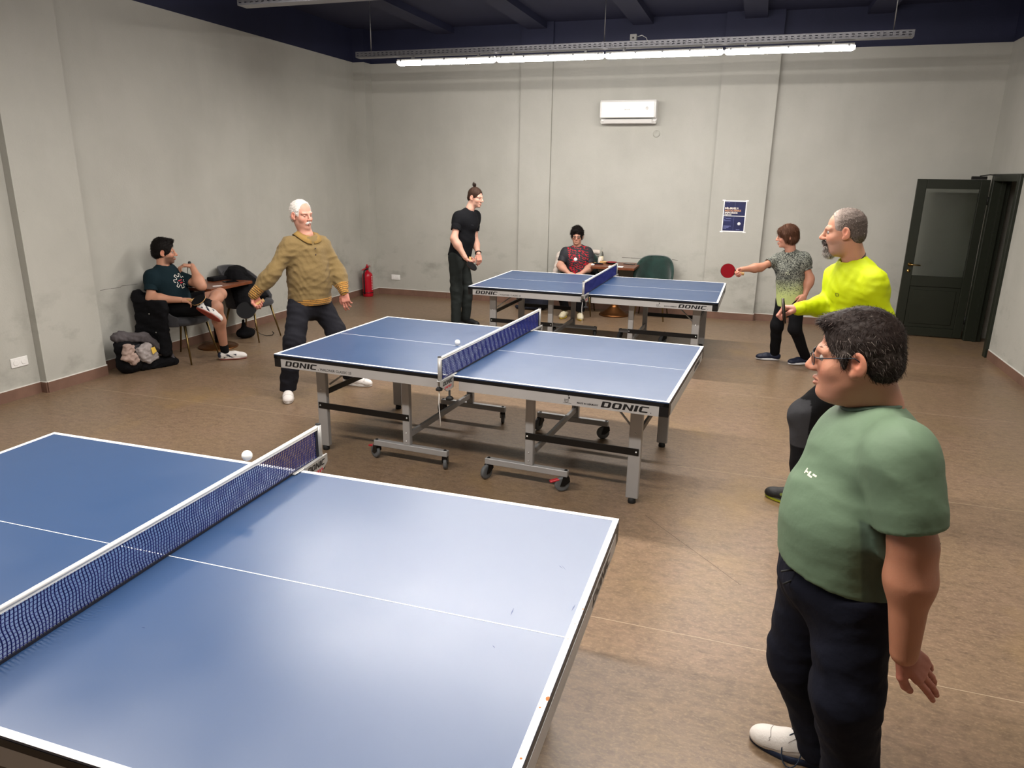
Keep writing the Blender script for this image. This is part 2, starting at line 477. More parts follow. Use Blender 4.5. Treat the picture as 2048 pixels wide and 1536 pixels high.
# ------------------------------------------------------------------ floor (2 m vinyl sheets with pale weld seams)
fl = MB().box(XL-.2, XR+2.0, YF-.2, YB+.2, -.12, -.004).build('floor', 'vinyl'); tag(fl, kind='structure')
ys = [-8.5, -7.885, -5.885, -3.885, -1.885, .115, 2.115, 4.115, 6.09]
for a, b in zip(ys[:-1], ys[1:]):
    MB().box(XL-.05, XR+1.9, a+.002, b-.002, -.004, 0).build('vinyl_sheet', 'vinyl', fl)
for y in ys[1:-1]:
    MB().box(XL-.05, XR, y-.0018, y+.0018, -.004, .0003).build('weld_seam', 'seam', fl)
pts = [(1.226, -.742), (1.33, -.86), (1.45, -.99), (1.62, -1.17), (1.80, -1.367)]
sc = MB()
for (a, b) in zip(pts[:-1], pts[1:]):
    sc.add([(a[0]-.0012, a[1]-.001, .0004), (a[0]+.0012, a[1]+.001, .0004), (b[0]+.0012, b[1]+.001, .0004), (b[0]-.0012, b[1]-.001, .0004)], [(0, 1, 2, 3)])
sc.build('scratch', 'scratch', fl)

# ------------------------------------------------------------------ walls
wb = MB().box(XL-.2, XR+.2, YB, YB+.2, 0, ZC).build('wall_back', 'wall_paint'); tag(wb, kind='structure')
tag(MB().box(-1.79, -1.31, YB-.045, YB, 0, ZC).build('trim_2', 'wall_paint'), kind='structure')
tag(MB().box(1.06, 1.79, YB-.085, YB, 0, ZC).build('trim_3', 'wall_paint'), kind='structure')
tag(MB().box(XL, -4.27, 5.87, YB, 0, ZC).build('trim_4', 'wall_paint'), kind='structure')
wl = MB().box(XL-.2, XL, -.127, YB, 0, ZC).box(XL-.2, -4.385, YF, -.127, 0, ZC).build('wall_left', 'wall_paint'); tag(wl, kind='structure')
tag(MB().box(XL, -4.31, -.127, .53, 0, ZC).build('trim_5', 'wall_paint'), kind='structure')
wr = MB().box(XR, XR+.14, YF, 4.78, 0, ZC).box(XR, XR+.14, 5.70, YB, 0, ZC).box(XR, XR+.14, 4.78, 5.70, 2.02, ZC).build('wall_right', 'wall_paint'); tag(wr, kind='structure')
wf = MB().box(XL-.2, XR+.2, YF-.2, YF, 0, ZC).build('wall_front', 'wall_paint'); tag(wf, kind='structure')
# corridor behind the open door
wc = MB().box(XR+.14, XR+1.9, 5.95, 6.05, 0, 2.5).box(XR+.14, XR+1.9, 4.45, 4.55, 0, 2.5).box(XR+1.8, XR+1.9, 4.5, 6.0, 0, 2.5).box(XR+.14, XR+1.9, 4.45, 6.05, 2.5, 2.6).build('wall_corridor', 'wall_paint'); tag(wc, kind='structure')
ce = MB().box(XL-.2, XR+.2, YF-.2, YB+.2, ZC, ZC+.15).build('ceiling', 'navy_ceiling'); tag(ce, kind='structure')
for x in (-3.0, -1.55, -.05, 1.43, 2.9):
    MB().box(x-.14, x+.14, YF, YB, ZC-.09, ZC+.01).build('beam', 'navy_ceiling', ce)

# hairline cracks and scuffs with a shape of their own
mat('crack', '#6f6e68', .8)
def crack(wall, pts, w, n):
    m = MB(); n = np.array(n)
    for a, b in zip(pts[:-1], pts[1:]):
        a, b = np.array(a), np.array(b); u = np.array([0, 0, w/2])
        m.add([a-u+n*.001, b-u*.6+n*.001, b+u*.6+n*.001, a+u+n*.001], [(0, 1, 2, 3)])
    m.build('crack', 'crack', wall)
def on_x(u, v, X): d = ray(u, v); return CAM_P+d*((X-CAM_P[0])/d[0])
def on_y(u, v, Y): d = ray(u, v); return CAM_P+d*((Y-CAM_P[1])/d[1])
crack(wl, [on_x(u, v, XL) for u, v in ((200, 581), (222, 577), (240, 575), (243, 572), (275, 568))], .006, (1, 0, 0))
crack(wb, [on_y(u, v, YB) for u, v in ((1244, 515), (1262, 516), (1285, 517), (1291, 517))], .010, (0, -1, 0))
crack(wb, [on_y(u, v, YB) for u, v in ((1344, 519), (1356, 521))], .010, (0, -1, 0))
# ------------------------------------------------------------------ baseboards of brown tiles with a pale caulk line on top
def skirting(name, segs):
    o = empty(name, (segs[0][0][0], segs[0][0][1], 0)); tag(o, kind='structure')
    for (a, b, n) in segs:                      # a->b along the wall, n = inward normal
        a = np.array(a); b = np.array(b); L = np.linalg.norm(b-a); t = (b-a)/L
        k = max(1, round(L/.6)); w = L/k
        for i in range(k):
            m = MB(); M = basis((t[0], t[1], 0), (n[0], n[1], 0), (0, 0, 1), (a[0]+t[0]*w*i-o.location[0], a[1]+t[1]*w*i-o.location[1], 0))
            m.box(.0015 if i else 0, w-.0015 if i < k-1 else w, 0, .012, 0, .098, M); m.build('tile', 'tile_brown', o)
        M = basis((t[0], t[1], 0), (n[0], n[1], 0), (0, 0, 1), (a[0]-o.location[0], a[1]-o.location[1], 0))
        MB().box(0, L, 0, .011, .098, .105, M).build('caulk_line', 'caulk', o)
    return o
skirting('baseboard_back', [((-4.27, YB), (-1.79, YB), (0, -1)), ((-1.79, YB-.045), (-1.31, YB-.045), (0, -1)), ((-1.31, YB), (1.06, YB), (0, -1)), ((1.06, YB-.085), (1.79, YB-.085), (0, -1)), ((1.79, YB), (XR, YB), (0, -1)), ((-4.27, 5.87), (-4.27, YB), (1, 0)), ((XL, 5.87), (-4.27, 5.87), (0, -1)), ((1.06, YB-.085), (1.06, YB), (-1, 0)), ((1.79, YB-.085), (1.79, YB), (1, 0))])
skirting('baseboard_left', [((-4.385, YF), (-4.385, -.127), (1, 0)), ((-4.385, -.127), (-4.31, -.127), (0, -1)), ((-4.31, -.127), (-4.31, .53), (1, 0)), ((XL, .53), (-4.31, .53), (0, 1)), ((XL, .53), (XL, 5.87), (1, 0))])
skirting('baseboard_right', [((XR, YF), (XR, 4.70), (-1, 0)), ((XR, 5.82), (XR, YB), (-1, 0))])

# ------------------------------------------------------------------ door, opened flat in front of the back wall, and its frame in the right wall
df = empty('door_frame', (XR, 5.24, 0)); df.name = 'trim_1'; tag(df, kind='structure')
for (y0, y1, z0, z1) in ((-.52, -.43, 0, 2.07), (.43, .52, 0, 2.07), (-.43, .43, 1.985, 2.07)):
    MB().bbox(-.035, .16, y0, y1, z0, z1, .006).build('casing', 'door_green', df)
MB().box(.06, .10, -.43, -.40, 0, 1.985).box(.06, .10, .40, .43, 0, 1.985).build('stop_bead', 'door_green', df)
dd = empty('door_1', (4.375, 5.765, 0)); tag(dd, kind='structure')
# leaf spans local x -0.80 (handle side) .. 0
m = MB().bbox(-.80, -.69, -.02, .02, .012, 2.0).bbox(-.10, 0, -.02, .02, .012, 2.0); m.build('stile', 'door_green', dd)
m = MB().bbox(-.69, -.10, -.02, .02, 1.885, 2.0).bbox(-.69, -.10, -.02, .02, .66, .795).bbox(-.69, -.10, -.02, .02, .012, .125); m.build('rail', 'door_green', dd)
pn = MB().bbox(-.69, -.10, -.010, .010, .125, .66).build('lower_panel', 'door_green', dd)
MB().bbox(-.645, -.145, -.017, -.008, .17, .615, .006).build('raised_field', 'door_green', pn)
MB().box(-.69, -.10, -.004, .004, .795, 1.885).build('pane', 'door_glass', dd)
hd = MB().lathe([(.0, 0), (.024, 0), (.024, .006), (.010, .012), (.010, .03)], 16, M=basis((1, 0, 0), (0, 0, 1), (0, -1, 0), (-.735, -.02, .935))).tube([(-.735, -.05, .935), (-.70, -.055, .935), (-.615, -.05, .93)], [.010, .009, .007]).build('handle', 'brass', dd)
tag(hd, label='brass lever handle')
MB().lathe([(.0, 0), (.021, 0), (.021, .005), (0, .006)], 16, M=basis((1, 0, 0), (0, 0, 1), (0, -1, 0), (-.738, -.02, .855))).build('keyhole_rose', 'brass', dd)
for z in (.25, 1.75): MB().tube([(.005, -.024, z-.05), (.005, -.024, z+.05)], .007).build('hinge', 'door_black', dd)
cl = MB().bbox(-.22, -.05, -.045, -.02, 2.002, 2.04).build('closer_body', 'door_black', dd)
MB().tube([(-.13, -.035, 2.045), (-.05, -.14, 2.06), (.02, -.30, 2.05)], .006).build('closer_arm', 'door_black', cl)

# ------------------------------------------------------------------ cable trays and batten lights (three rows, one above each table)
def tray(x0, y, z, L, label, visible=True):
    t = empty('cable_tray', (x0, y, z)); H, Wd = .062, .12
    m = MB()
    m.box(0, L, -Wd/2, Wd/2, 0, .002)
    for sy in (-Wd/2, Wd/2-.0015):
        yy = (sy, sy+.0015)
        zz = [(.002, .016), (.024, .038), (.046, H)]
        for z0, z1 in zz: m.box(0, L, yy[0], yy[1], z0, z1)
        p = .055; n = int(L/p)
        for z0, z1 in ((.016, .024), (.038, .046)):
            for i in range(n+1): m.box(max(0, i*p-.014), min(L, i*p+.014), yy[0], yy[1], z0, z1)
        m.box(0, L, sy-.004, sy+.006, H-.002, H)
    m.build('channel', 'tray_steel', t)
    for fx in (.03, .5, .97):
        MB().tube([(fx*L, 0, .002), (fx*L, 0, ZC-z+.0)], .006, 6).build('suspension_rod', 'rod_steel', t)
        MB().box(fx*L-.02, fx*L+.02, -.02, .02, .002, .01).build('rod_nut', 'rod_steel', t)
    MB().box(L/2-.012, L/2+.012, -Wd/2-.003, Wd/2+.003, -.001, H+.002).build('joint_plate', 'tray_steel', t)
    tag(t, label, 'cable tray', 'cable trays carrying the lights'); return t
def batten(root=None):
    t = empty('batten_light', (0, 0, 0))
    m = MB()                                   # local x 0..1.225, top at z=0
    prof = [(-.036, -.022), (-.036, -.006), (-.026, 0), (.026, 0), (.036, -.006), (.036, -.022)]
    vs = [(x, a, b) for x in (0.01, 1.215) for a, b in prof]; n = len(prof)
    m.add(vs, [(i, (i+1) % n, n+(i+1) % n, n+i) for i in range(n)]+[tuple(range(n))[::-1], tuple(range(n, 2*n))]); m.build('housing', 'plastic_grey', t)
    d = MB(); prof = [(-.041, -.022)]+[(-.041*math.cos(q), -.034-.036*math.sin(q)) for q in np.linspace(0, math.pi, 9)]+[(.041, -.022)]
    n = len(prof); xs = ((0.0, .55), (.018, .9), (.04, 1), (1.185, 1), (1.207, .9), (1.225, .55))
    vs = [(x, a*s, -.03+(b+.03)*s) for x, s in xs for a, b in prof]
    fs = [(j*n+i, j*n+(i+1) % n, (j+1)*n+(i+1) % n, (j+1)*n+i) for j in range(len(xs)-1) for i in range(n)]+[tuple(range(n))[::-1], tuple(range((len(xs)-1)*n, len(xs)*n))]
    d.add(vs, fs, True); do = d.build('diffuser', 'diffuser', t); do.data.materials.append(MATS['diffuser_side'])
    for pl in do.data.polygons: pl.material_index = 0 if pl.normal.z < -.55 else 1
    for x in (.06, .33, .61, .89, 1.165): MB().box(x-.009, x+.009, -.044, .044, -.030, -.004).build('clip', 'clip', t)
    for x in (.2, 1.02): MB().box(x-.012, x+.012, -.02, .02, -.002, .027).build('hanger', 'clip', t)
    return t
proto = batten(); ords = ('first', 'second', 'third', 'fourth')
ROWS = [(3.5, -3.02, -2.50, 3.285, 5.95, 'perforated steel cable tray with lamps hung near the far wall'), (0.0, -2.62, -2.10, 3.285, 5.95, 'perforated steel cable tray with lamps hung above the middle table'), (-3.1, -3.02, -2.5, 3.285, 5.95, 'perforated steel cable tray with lamps hung above the chipped-edge table')]
k = 0
for ri, (y, tx, lx, tz, TL, lab) in enumerate(ROWS):
    tray(tx, y, tz, TL, lab)
    for i in range(4):
        o = proto if k == 0 else copy_tree(proto); k += 1
        o.location = (lx+i*1.237, y, tz-.028)
        if ri:                                 # the rows above the two nearer tables hang outside the picture
            o.name = 'batten_light_%s_%s_offscreen' % (('middle', 'near')[ri-1], ords[i])
            for ch in o.children:
                if ch.name.startswith('diffuser'): ch.name = 'diffuser_%s_%s_offscreen' % (('middle', 'near')[ri-1], ords[i])
        tag(o, 'lit white batten lamp, %s from the left wall, above the %s table' % (ords[i], ('far-wall', 'middle', 'chipped-edge')[ri]), 'lamp', 'batten lights')
tray(-2.54, .77, 3.285, 5.95, 'perforated steel cable tray without lamps hung between the lit ones')
jb = empty('junction_box', (.27, 3.49, 3.285+.066))
MB().bbox(-.035, .035, -.03, .03, 0, .065).build('box', 'plastic_grey', jb); MB().tube([(.035, 0, .04), (.09, -.02, .05), (.14, -.04, .02), (.16, -.05, -.02)], .004, 6).build('cable', 'plastic_white', jb)
MB().box(-.01, .01, -.033, -.028, .02, .035).build('cable_gland', 'dark_slot', jb)
tag(jb, 'small grey junction box sitting on the cable tray', 'junction box')

# ------------------------------------------------------------------ fittings on the walls
ac = empty('air_conditioner', (-.165, YB, 2.69))
prof = [(0, .0), (-.13, .0), (-.165, .038), (-.09, .044), (-.09, .068), (-.195, .074), (-.205, .09), (-.215, .28), (-.20, .305), (0, .305)]
m = MB(); n = len(prof); xs = [(-.395, .94), (-.385, 1), (.385, 1), (.395, .94)]
vs = [(x, a*s, .15+(b-.15)*s) for x, s in xs for a, b in prof]
m.add(vs, [(j*n+i, j*n+(i+1) % n, (j+1)*n+(i+1) % n, (j+1)*n+i) for j in range(3) for i in range(n)]+[tuple(range(n))[::-1], tuple(range(3*n, 4*n))]); m.build('casing', 'plastic_white', ac)
MB().bbox(-.375, .375, -.222, -.205, .075, .288, .006).build('front_panel', 'plastic_white', ac)
MB().box(-.34, .34, -.104, -.092, .046, .066).build('air_louvre', 'plastic_grey', ac)
fp = MB().bbox(-.34, .34, -.003, .003, -.03, .03, .002).build('flap', 'plastic_white', ac); fp.location = (0, -.175, .03); fp.rotation_euler = (math.radians(35), 0, 0)
MB().box(-.04, -.022, -.2227, -.222, .176, .186).box(-.015, -.008, -.2227, -.222, .176, .186).box(0, .012, -.2227, -.222, .176, .186).box(.018, .032, -.2227, -.222, .176, .186).build('maker_mark', 'plastic_grey', ac)
MB().lathe([(0, 0), (.022, 0), (.022, .002), (0, .002)], 16, M=basis((1, 0, 0), (0, 0, 1), (0, -1, 0), (.27, -.222, .195))).build('badge', 'plastic_white', ac)
tag(ac, 'white wall-mounted air conditioner with its flap open', 'air conditioner')
cp = MB().lathe([(0, 0), (.05, 0), (.046, .006), (0, .009)], 24, M=basis((1, 0, 0), (0, 0, 1), (0, -1, 0), (0, 0, 0))).build('cover_plate', 'wall_paint'); cp.location = (.228, YB, 2.56)
tag(cp, 'small round cover plate painted over on the wall below the air conditioner', 'cover plate')
def outlet(loc, rz, label):
    t = empty('wall_socket', loc, rz)          # faces local -y
    MB().bbox(-.08, .08, -.011, 0, -.043, .043, .004).build('frame', 'plastic_white', t)
    for x in (-.037, .037):
        s = MB().lathe([(.0215, 0), (.0235, 0), (.0235, .004), (.0215, .004)], 20, M=basis((1, 0, 0), (0, 0, 1), (0, -1, 0), (x, -.011, 0))).build('socket_ring', 'plastic_white', t)
        MB().lathe([(0, 0), (.021, 0), (.021, .001), (0, .001)], 20, M=basis((1, 0, 0), (0, 0, 1), (0, -1, 0), (x, -.011, 0))).build('socket_well', 'plastic_grey', s)
        MB().lathe([(0, 0), (.0035, 0), (.0035, .002), (0, .002)], 8, M=basis((1, 0, 0), (0, 0, 1), (0, -1, 0), (x-.009, -.012, 0))).lathe([(0, 0), (.0035, 0), (.0035, .002), (0, .002)], 8, M=basis((1, 0, 0), (0, 0, 1), (0, -1, 0), (x+.009, -.012, 0))).build('pin_hole', 'dark_slot', s)
    return tag(t, label, 'wall socket', 'double wall sockets')
outlet((-3.945, YB, .293), 0, 'white double wall socket on the far wall near the fire extinguisher')
outlet((-4.385, -.297, .325), math.pi/2, 'white double wall socket low on the left wall beside the pilaster')

# poster
mat('poster_paper', '#f2f2f4', .5); mat('poster_navy', '#141a4c', .45, var=(9, .25)); mat('poster_text', '#f4efe6', .5); mat('poster_orange', '#d8a070', .5); mat('poster_line', '#8890c8', .5)
po = empty('poster', (1.395, YB-.0855, 1.46))
MB().box(-.155, .155, -.0012, 0, -.215, .215).build('paper', 'poster_paper', po)
MB().box(-.142, .142, -.0018, -.0012, .008, .200).build('upper_field', 'poster_navy', po)
MB().box(-.142, .142, -.0018, -.0012, -.200, 0).build('lower_field', 'poster_navy', po)
PM = lambda x, z: basis((1, 0, 0), (0, 0, 1), (0, -1, 0), (x, -.0021, z))
text_obj('DÉL-ERDÉLYI', .031, 'poster_text', po, PM(-.132, .098), offset=.0011)
text_obj('ASZTALITENISZ', .031, 'poster_orange', po, PM(-.132, .067), offset=.0011)
text_obj('BAJNOKSÁG', .031, 'poster_text', po, PM(-.132, .037), offset=.0011)
text_obj('Regisztráció', .019, 'poster_text', po, PM(-.132, .015), offset=.0005)
mm = MB().box(-.0006, .0006, -.0022, -.0018, -.19, -.01).build('divider', 'poster_line', po)
MB().box(.0, .0012, -.0022, -.0018, .12, .19).build('divider', 'poster_line', po)
MB().lathe([(0, 0), (.022, 0), (.022, .0006), (0, .0006)], 24, M=PM(.075, -.10)).build('ball_print', 'poster_paper', po)
mm = MB()
for (x, z, wdt) in ((-.132, -.025, .02), (-.108, -.031, .07), (-.132, -.048, .016), (-.132, -.062, .09), (-.132, -.135, .10), (-.132, -.144, .075), (-.132, -.158, .07), (-.132, -.168, .04), (.04, -.182, .05), (-.12, .188, .012), (-.095, .188, .02)):
    mm.box(x, x+wdt, -.0022, -.0018, z-.002, z+.002)
mm.build('small_print', 'poster_line', po)
for x, z in ((-.155, .215), (.155, .215), (-.155, -.215), (.155, -.215)):
    MB().box(x-.02, x+.02, -.002, -.0008, z-.008, z+.008).build('tape', 'poster_paper', po)
tag(po, 'navy blue tournament poster taped to the pilaster', 'poster')
# ------------------------------------------------------------------ table tennis tables
def table_blue():
    m = mat('table_blue', '#1f3f68', .30, spec=1.0, ior=1.62)
    nt = m.node_tree; N = nt.nodes; Lk = nt.links; b = N['Principled BSDF']
    b.inputs['Coat Roughness'].default_value = .48
    tc = N.new('ShaderNodeTexCoord')
    n = N.new('ShaderNodeTexNoise'); n.inputs['Scale'].default_value = 3; n.inputs['Detail'].default_value = 8; Lk.new(tc.outputs['Object'], n.inputs['Vector'])
    r = N.new('ShaderNodeMapRange'); r.inputs['From Min'].default_value = .3; r.inputs['From Max'].default_value = .7; r.inputs['To Min'].default_value = .33; r.inputs['To Max'].default_value = .39
    Lk.new(n.outputs['Fac'], r.inputs['Value']); Lk.new(r.outputs['Result'], b.inputs['Roughness'])
    n2 = N.new('ShaderNodeTexNoise'); n2.inputs['Scale'].default_value = 900; n2.inputs['Detail'].default_value = 2; Lk.new(tc.outputs['Object'], n2.inputs['Vector'])
    bp = N.new('ShaderNodeBump'); bp.inputs['Strength'].default_value = .06; bp.inputs['Distance'].default_value = .001
    Lk.new(n2.outputs['Fac'], bp.inputs['Height']); Lk.new(bp.outputs['Normal'], b.inputs['Normal'])
table_blue()
mat('line_white', '#f1f1f0', .4); mat('edge_black', '#0c0c0e', .4); mat('apron_alu', '#b9b8b8', .42, metal=.35, var=(5, .03)); mat('frame_grey', '#a2a1a1', .45, metal=.35, var=(7, .04))
mat('bar_black', '#0b0b0c', .4, metal=.2); mat('rubber_black', '#0f0f10', .7); mat('wheel_grey', '#5b5d5f', .6); mat('brake_red', '#b5202c', .4); mat('screw', '#d6d6d6', .3, metal=.8)
mat('print_black', '#111113', .5); mat('print_red', '#b0313a', .5); mat('net_blue', '#171f63', .75); mat('net_dark', '#0d0f22', .8); mat('tape_white', '#ecebe8', .65); mat('post_grey', '#a9a8a6', .4, metal=.4)
mat('chip_brown', '#a2622f', .8); mat('mark_dark', '#2c3f66', .6)
def donic(m, M, w, h, t=.0006):
    """block italic letters drawn as bars"""
    sh = .28; gap = .10; lw = [1.0, 1.0, 1.05, .34, .95]; tot = sum(lw)+gap*4*1.6; u = (w-sh*h)/tot; x = 0
    def pol(pts):
        q = [(px*u+sh*h*py, py*h) for px, py in pts]; m.poly(q, 0, t, M)
    for ch, ww in zip('DONIC', lw):
        s = .30; c_ = .17; e = .2
        def R(a, b, c2, d): pol([(x+a, c2), (x+b, c2), (x+b, d), (x+a, d)])
        if ch in 'DO':
            if ch == 'D': R(0, s, 0, 1)
            else: pol([(x, c_), (x+c_, 0), (x+s, 0), (x+s, 1), (x+c_, 1), (x, 1-c_)])
            R(s, ww-s, 0, e); R(s, ww-s, 1-e, 1)
            pol([(x+ww-s, 0), (x+ww-c_, 0), (x+ww, c_), (x+ww, 1-c_), (x+ww-c_, 1), (x+ww-s, 1)])
        elif ch == 'N':
            R(0, .28, 0, 1); R(ww-.28, ww, 0, 1); pol([(x+.28, 1), (x+.05, 1), (x+ww-.28, 0), (x+ww-.05, 0)])
        elif ch == 'I': R(0, ww, 0, 1)
        else:
            pol([(x, c_), (x+c_, 0), (x+s, 0), (x+s, 1), (x+c_, 1), (x, 1-c_)]); R(s, ww, 0, e); R(s, ww, 1-e, 1)
        x += ww+gap*1.6
    return m
def make_table():
    T = empty('table_tennis_table')
    for s in (-1, 1):
        x0, x1 = (-1.37, -.002) if s < 0 else (.002, 1.37)
        top = MB().box(x0, x1, -.7625, .7625, .738, .7592).build('table_top_half', 'table_blue', T)
        xe = s*1.37; xi = s*.002
        m = MB().box(min(xe, xe-s*.02), max(xe, xe-s*.02), -.7625, .7625, .7592, .76); m.box(min(xi, xe-s*.02), max(xi, xe-s*.02), -.7625, -.7425, .7592, .76).box(min(xi, xe-s*.02), max(xi, xe-s*.02), .7425, .7625, .7592, .76)
        m.build('edge_line', 'line_white', top)
        MB().box(min(xi, xe-s*.02), max(xi, xe-s*.02), -.0015, .0015, .7592, .7597).build('centre_line', 'line_white', top)
        # black band under the playing surface
        m = MB()
        for sy in (-1, 1): m.box(min(xi, xe), max(xi, xe), min(sy*.7635, sy*.735), max(sy*.7635, sy*.735), .729, .752)
        m.box(min(xe+s*.001, xe-s*.03), max(xe+s*.001, xe-s*.03), -.7635, .7635, .729, .752); m.build('black_edge_band', 'edge_black', top)
        for sy in (-1, 1):
            a, b = sorted((s*.055, s*1.315))
            MB().box(a, b, min(sy*.762, sy*.735), max(sy*.762, sy*.735), .668, .729).build('side_apron', 'apron_alu', T)
            a, b = sorted((s*1.315, s*1.371)); MB().bbox(a, b, min(sy*.7632, sy*.70), max(sy*.7632, sy*.70), .668, .731, .004).build('corner_cap', 'edge_black', T)
        a, b = sorted((s*1.372, s*1.345)); ap = MB().box(a, b, -.70, .70, .668, .729).build('end_apron', 'apron_alu', T)
        M = basis((0, s, 0), (0, 0, 1), (s, 0, 0), (s*1.3722, s*.28, .682)); donic(MB(), M, .30, .036).build('lettering', 'print_black', ap)
        MB().box(min(s*.05, s*1.3), max(s*.05, s*1.3), -.35, -.31, .70, .737).box(min(s*.05, s*1.3), max(s*.05, s*1.3), .31, .35, .70, .737).build('under_rail', 'frame_grey', T)
        # outer legs, adjustable feet, uprights, rails, wheels
        for sy in (-1, 1):
            yl = sy*.53
            lg = MB().bbox(s*1.15-.039, s*1.15+.039, yl-.02, yl+.02, .035, .70, .004).build('leg', 'frame_grey', T)
            MB().lathe([(.0, 0), (.024, 0), (.026, .008), (.022, .038), (0, .038)], 12, c=(s*1.15, yl, 0)).build('foot', 'rubber_black', lg)
            MB().lathe([(0, 0), (.006, 0), (.004, .003), (0, .003)], 8, M=basis((1, 0, 0), (0, 0, 1), (0, sy, 0), (s*1.15, yl+sy*.02, .47))).build('screw', 'screw', lg)
            up = MB().bbox(s*.457-.028, s*.457+.028, yl-.02, yl+.02, .145, .70, .004).build('upright', 'frame_grey', T)
            for z in (.175, .235): MB().lathe([(0, 0), (.006, 0), (.004, .003), (0, .003)], 8, M=basis((1, 0, 0), (0, 0, 1), (0, sy, 0), (s*.457, yl+sy*.02, z))).build('screw', 'screw', up)
            a, b = sorted((s*1.178, s*.432)); br = MB().bbox(a, b, yl+sy*.021-.003, yl+sy*.021+.003, .326, .372, .001).build('link_bar', 'bar_black', T)
            for x in (1.162, .446): MB().lathe([(0, 0), (.007, 0), (.005, .004), (0, .004)], 8, M=basis((1, 0, 0), (0, 0, 1), (0, sy, 0), (s*x, yl+sy*.024, .349))).build('bolt', 'screw', br)
            a, b = sorted((s*.725, s*.142)); wrl = MB().bbox(a, b, yl-.02, yl+.02, .103, .145, .003).build('wheel_rail', 'frame_grey', T)
            for wx, yaw, brake in ((.71, .5, sy < 0), (.165, 1.25, False)):
                q = yaw*s; M = Matrix.Translation((s*wx, yl, 0)) @ Matrix.Rotation(q, 4, 'Z')
                ca = MB().box(-.02, .02, -.018, .018, .085, .103, M)
                for e in (-1, 1): ca.poly([(-.022, .10), (.022, .10), (.026, .07), (-.012, .04), (-.04, .04)], -.0015, .0015, M @ basis((1, 0, 0), (0, 0, 1), (0, -1, 0), (0, e*.019, 0)))
                ca = ca.build('caster_fork', 'bar_black', wrl)
                WM = M @ basis((1, 0, 0), (0, 0, 1), (0, -1, 0), (-.024, .0, .05))
                MB().lathe([(.032, -.013), (.046, -.013), (.05, -.008), (.05, .008), (.046, .013), (.032, .013)], 20, M=WM).build('wheel', 'wheel_grey', wrl)
                MB().lathe([(0, -.010), (.033, -.011), (.033, .011), (0, .010)], 16, M=WM).build('wheel_hub', 'rubber_black', wrl)
                MB().lathe([(0, .0), (.012, .0), (.009, .004), (0, .004)], 10, c=(s*wx, yl, .145)).build('caster_nut', 'rubber_black', wrl)
                if brake: tag(MB().bbox(-.085, -.02, -.015, .015, .086, .10, .004, M @ Matrix.Rotation(-.25, 4, 'Y')).build('brake_pedal', 'brake_red', wrl), label='red brake pedal')
        MB().bbox(s*.457-.012, s*.457+.012, -.51, .51, .19, .232, .002).build('cross_bar', 'frame_grey', T)
        MB().bbox(s*1.15-.008, s*1.15+.008, -.51, .51, .415, .455, .002).build('cross_bar', 'bar_black', T)
        for sy in (-1, 1): MB().tube([(s*1.11, sy*.50, .50), (s*.86, sy*.36, .70)], .007, 6).build('strut', 'frame_grey', T)
    for sy in (-1, 1):                           # writing on both long sides
        ex = (1, 0, 0) if sy < 0 else (-1, 0, 0); Mk = lambda x, z: basis(ex, (0, 0, 1), (0, sy, 0), (x*(1 if sy < 0 else -1), sy*.7622, z))
        ap = [o for o in T.children if o.name.startswith('side_apron')]
        def pick(x): return [o for o in ap if (np.mean([v.co.x for v in o.data.vertices]) > 0) == (x > 0) and (np.mean([v.co.y for v in o.data.vertices]) > 0) == (sy > 0)][0]
        A = pick(-1 if sy < 0 else 1); Bq = pick(1 if sy < 0 else -1)
        donic(MB(), Mk(-1.28, .681), .265, .037).build('lettering', 'print_black', A)
        MB().lathe([(0, 0), (.003, 0), (.003, .0006), (0, .0006)], 10, M=Mk(-1.005, .683)).build('lettering_dot', 'print_black', A)
        text_obj('WALDNER CLASSIC 25', .0235, 'print_black', A, Mk(-.992, .681), xs=1.06, offset=.0002)
        donic(MB(), Mk(.975, .681), .285, .037).build('lettering', 'print_black', Bq)
        MB().lathe([(0, 0), (.003, 0), (.003, .0006), (0, .0006)], 10, M=Mk(1.27, .683)).build('lettering_dot', 'print_black', Bq)
        text_obj('MADE IN GERMANY', .0145, 'print_black', Bq, Mk(.83, .684), xs=1.0, offset=.0004)
        e = MB(); M = Mk(.745, .679)                       # emblem: circle of letters under a ball and a bat, on a curved line
        for k in range(14):
            q0, q1 = math.radians(140+k*19), math.radians(140+(k+1)*19)
            e.poly([(.02+.0135*math.cos(q0), .018+.0135*math.sin(q0)), (.02+.0135*math.cos(q1), .018+.0135*math.sin(q1)), (.02+.0115*math.cos(q1), .018+.0115*math.sin(q1)), (.02+.0115*math.cos(q0), .018+.0115*math.sin(q0))][::-1], 0, .0006, M)
        for (x0, y0, x1, y1) in ((.012, .012, .0135, .024), (.016, .0225, .0215, .024), (.018, .012, .0195, .024), (.023, .0225, .0285, .024), (.025, .012, .0265, .024), (0, .001, .05, .0025)): e.box(x0, x1, y0, y1, 0, .0006, M)
        e.poly([(.028, .028), (.034, .034), (.036, .042), (.030, .045), (.033, .040), (.031, .034)], 0, .0006, M)
        e.poly([(.036+.005*math.cos(q), .034+.006*math.sin(q)) for q in np.linspace(0, 5.6, 9)], 0, .0006, M)
        e.poly([(.031+.003*math.cos(q), .049+.003*math.sin(q)) for q in np.linspace(0, 5.6, 8)], 0, .0006, M)
        e.build('emblem', 'print_black', Bq)
    return T
TB = [((0.0, 0.0), -.055, 'blue table tennis table in the middle, with a ball beside its net', 'middle'),
      ((.0488, 3.5248), -.01045, 'blue table tennis table standing beside the far wall with the air conditioner', 'far'),
      ((-.0494, -3.1341), .00923, 'blue table tennis table with scuffed top and chipped white edge', 'chipped')]
t0 = make_table()
tabs = []
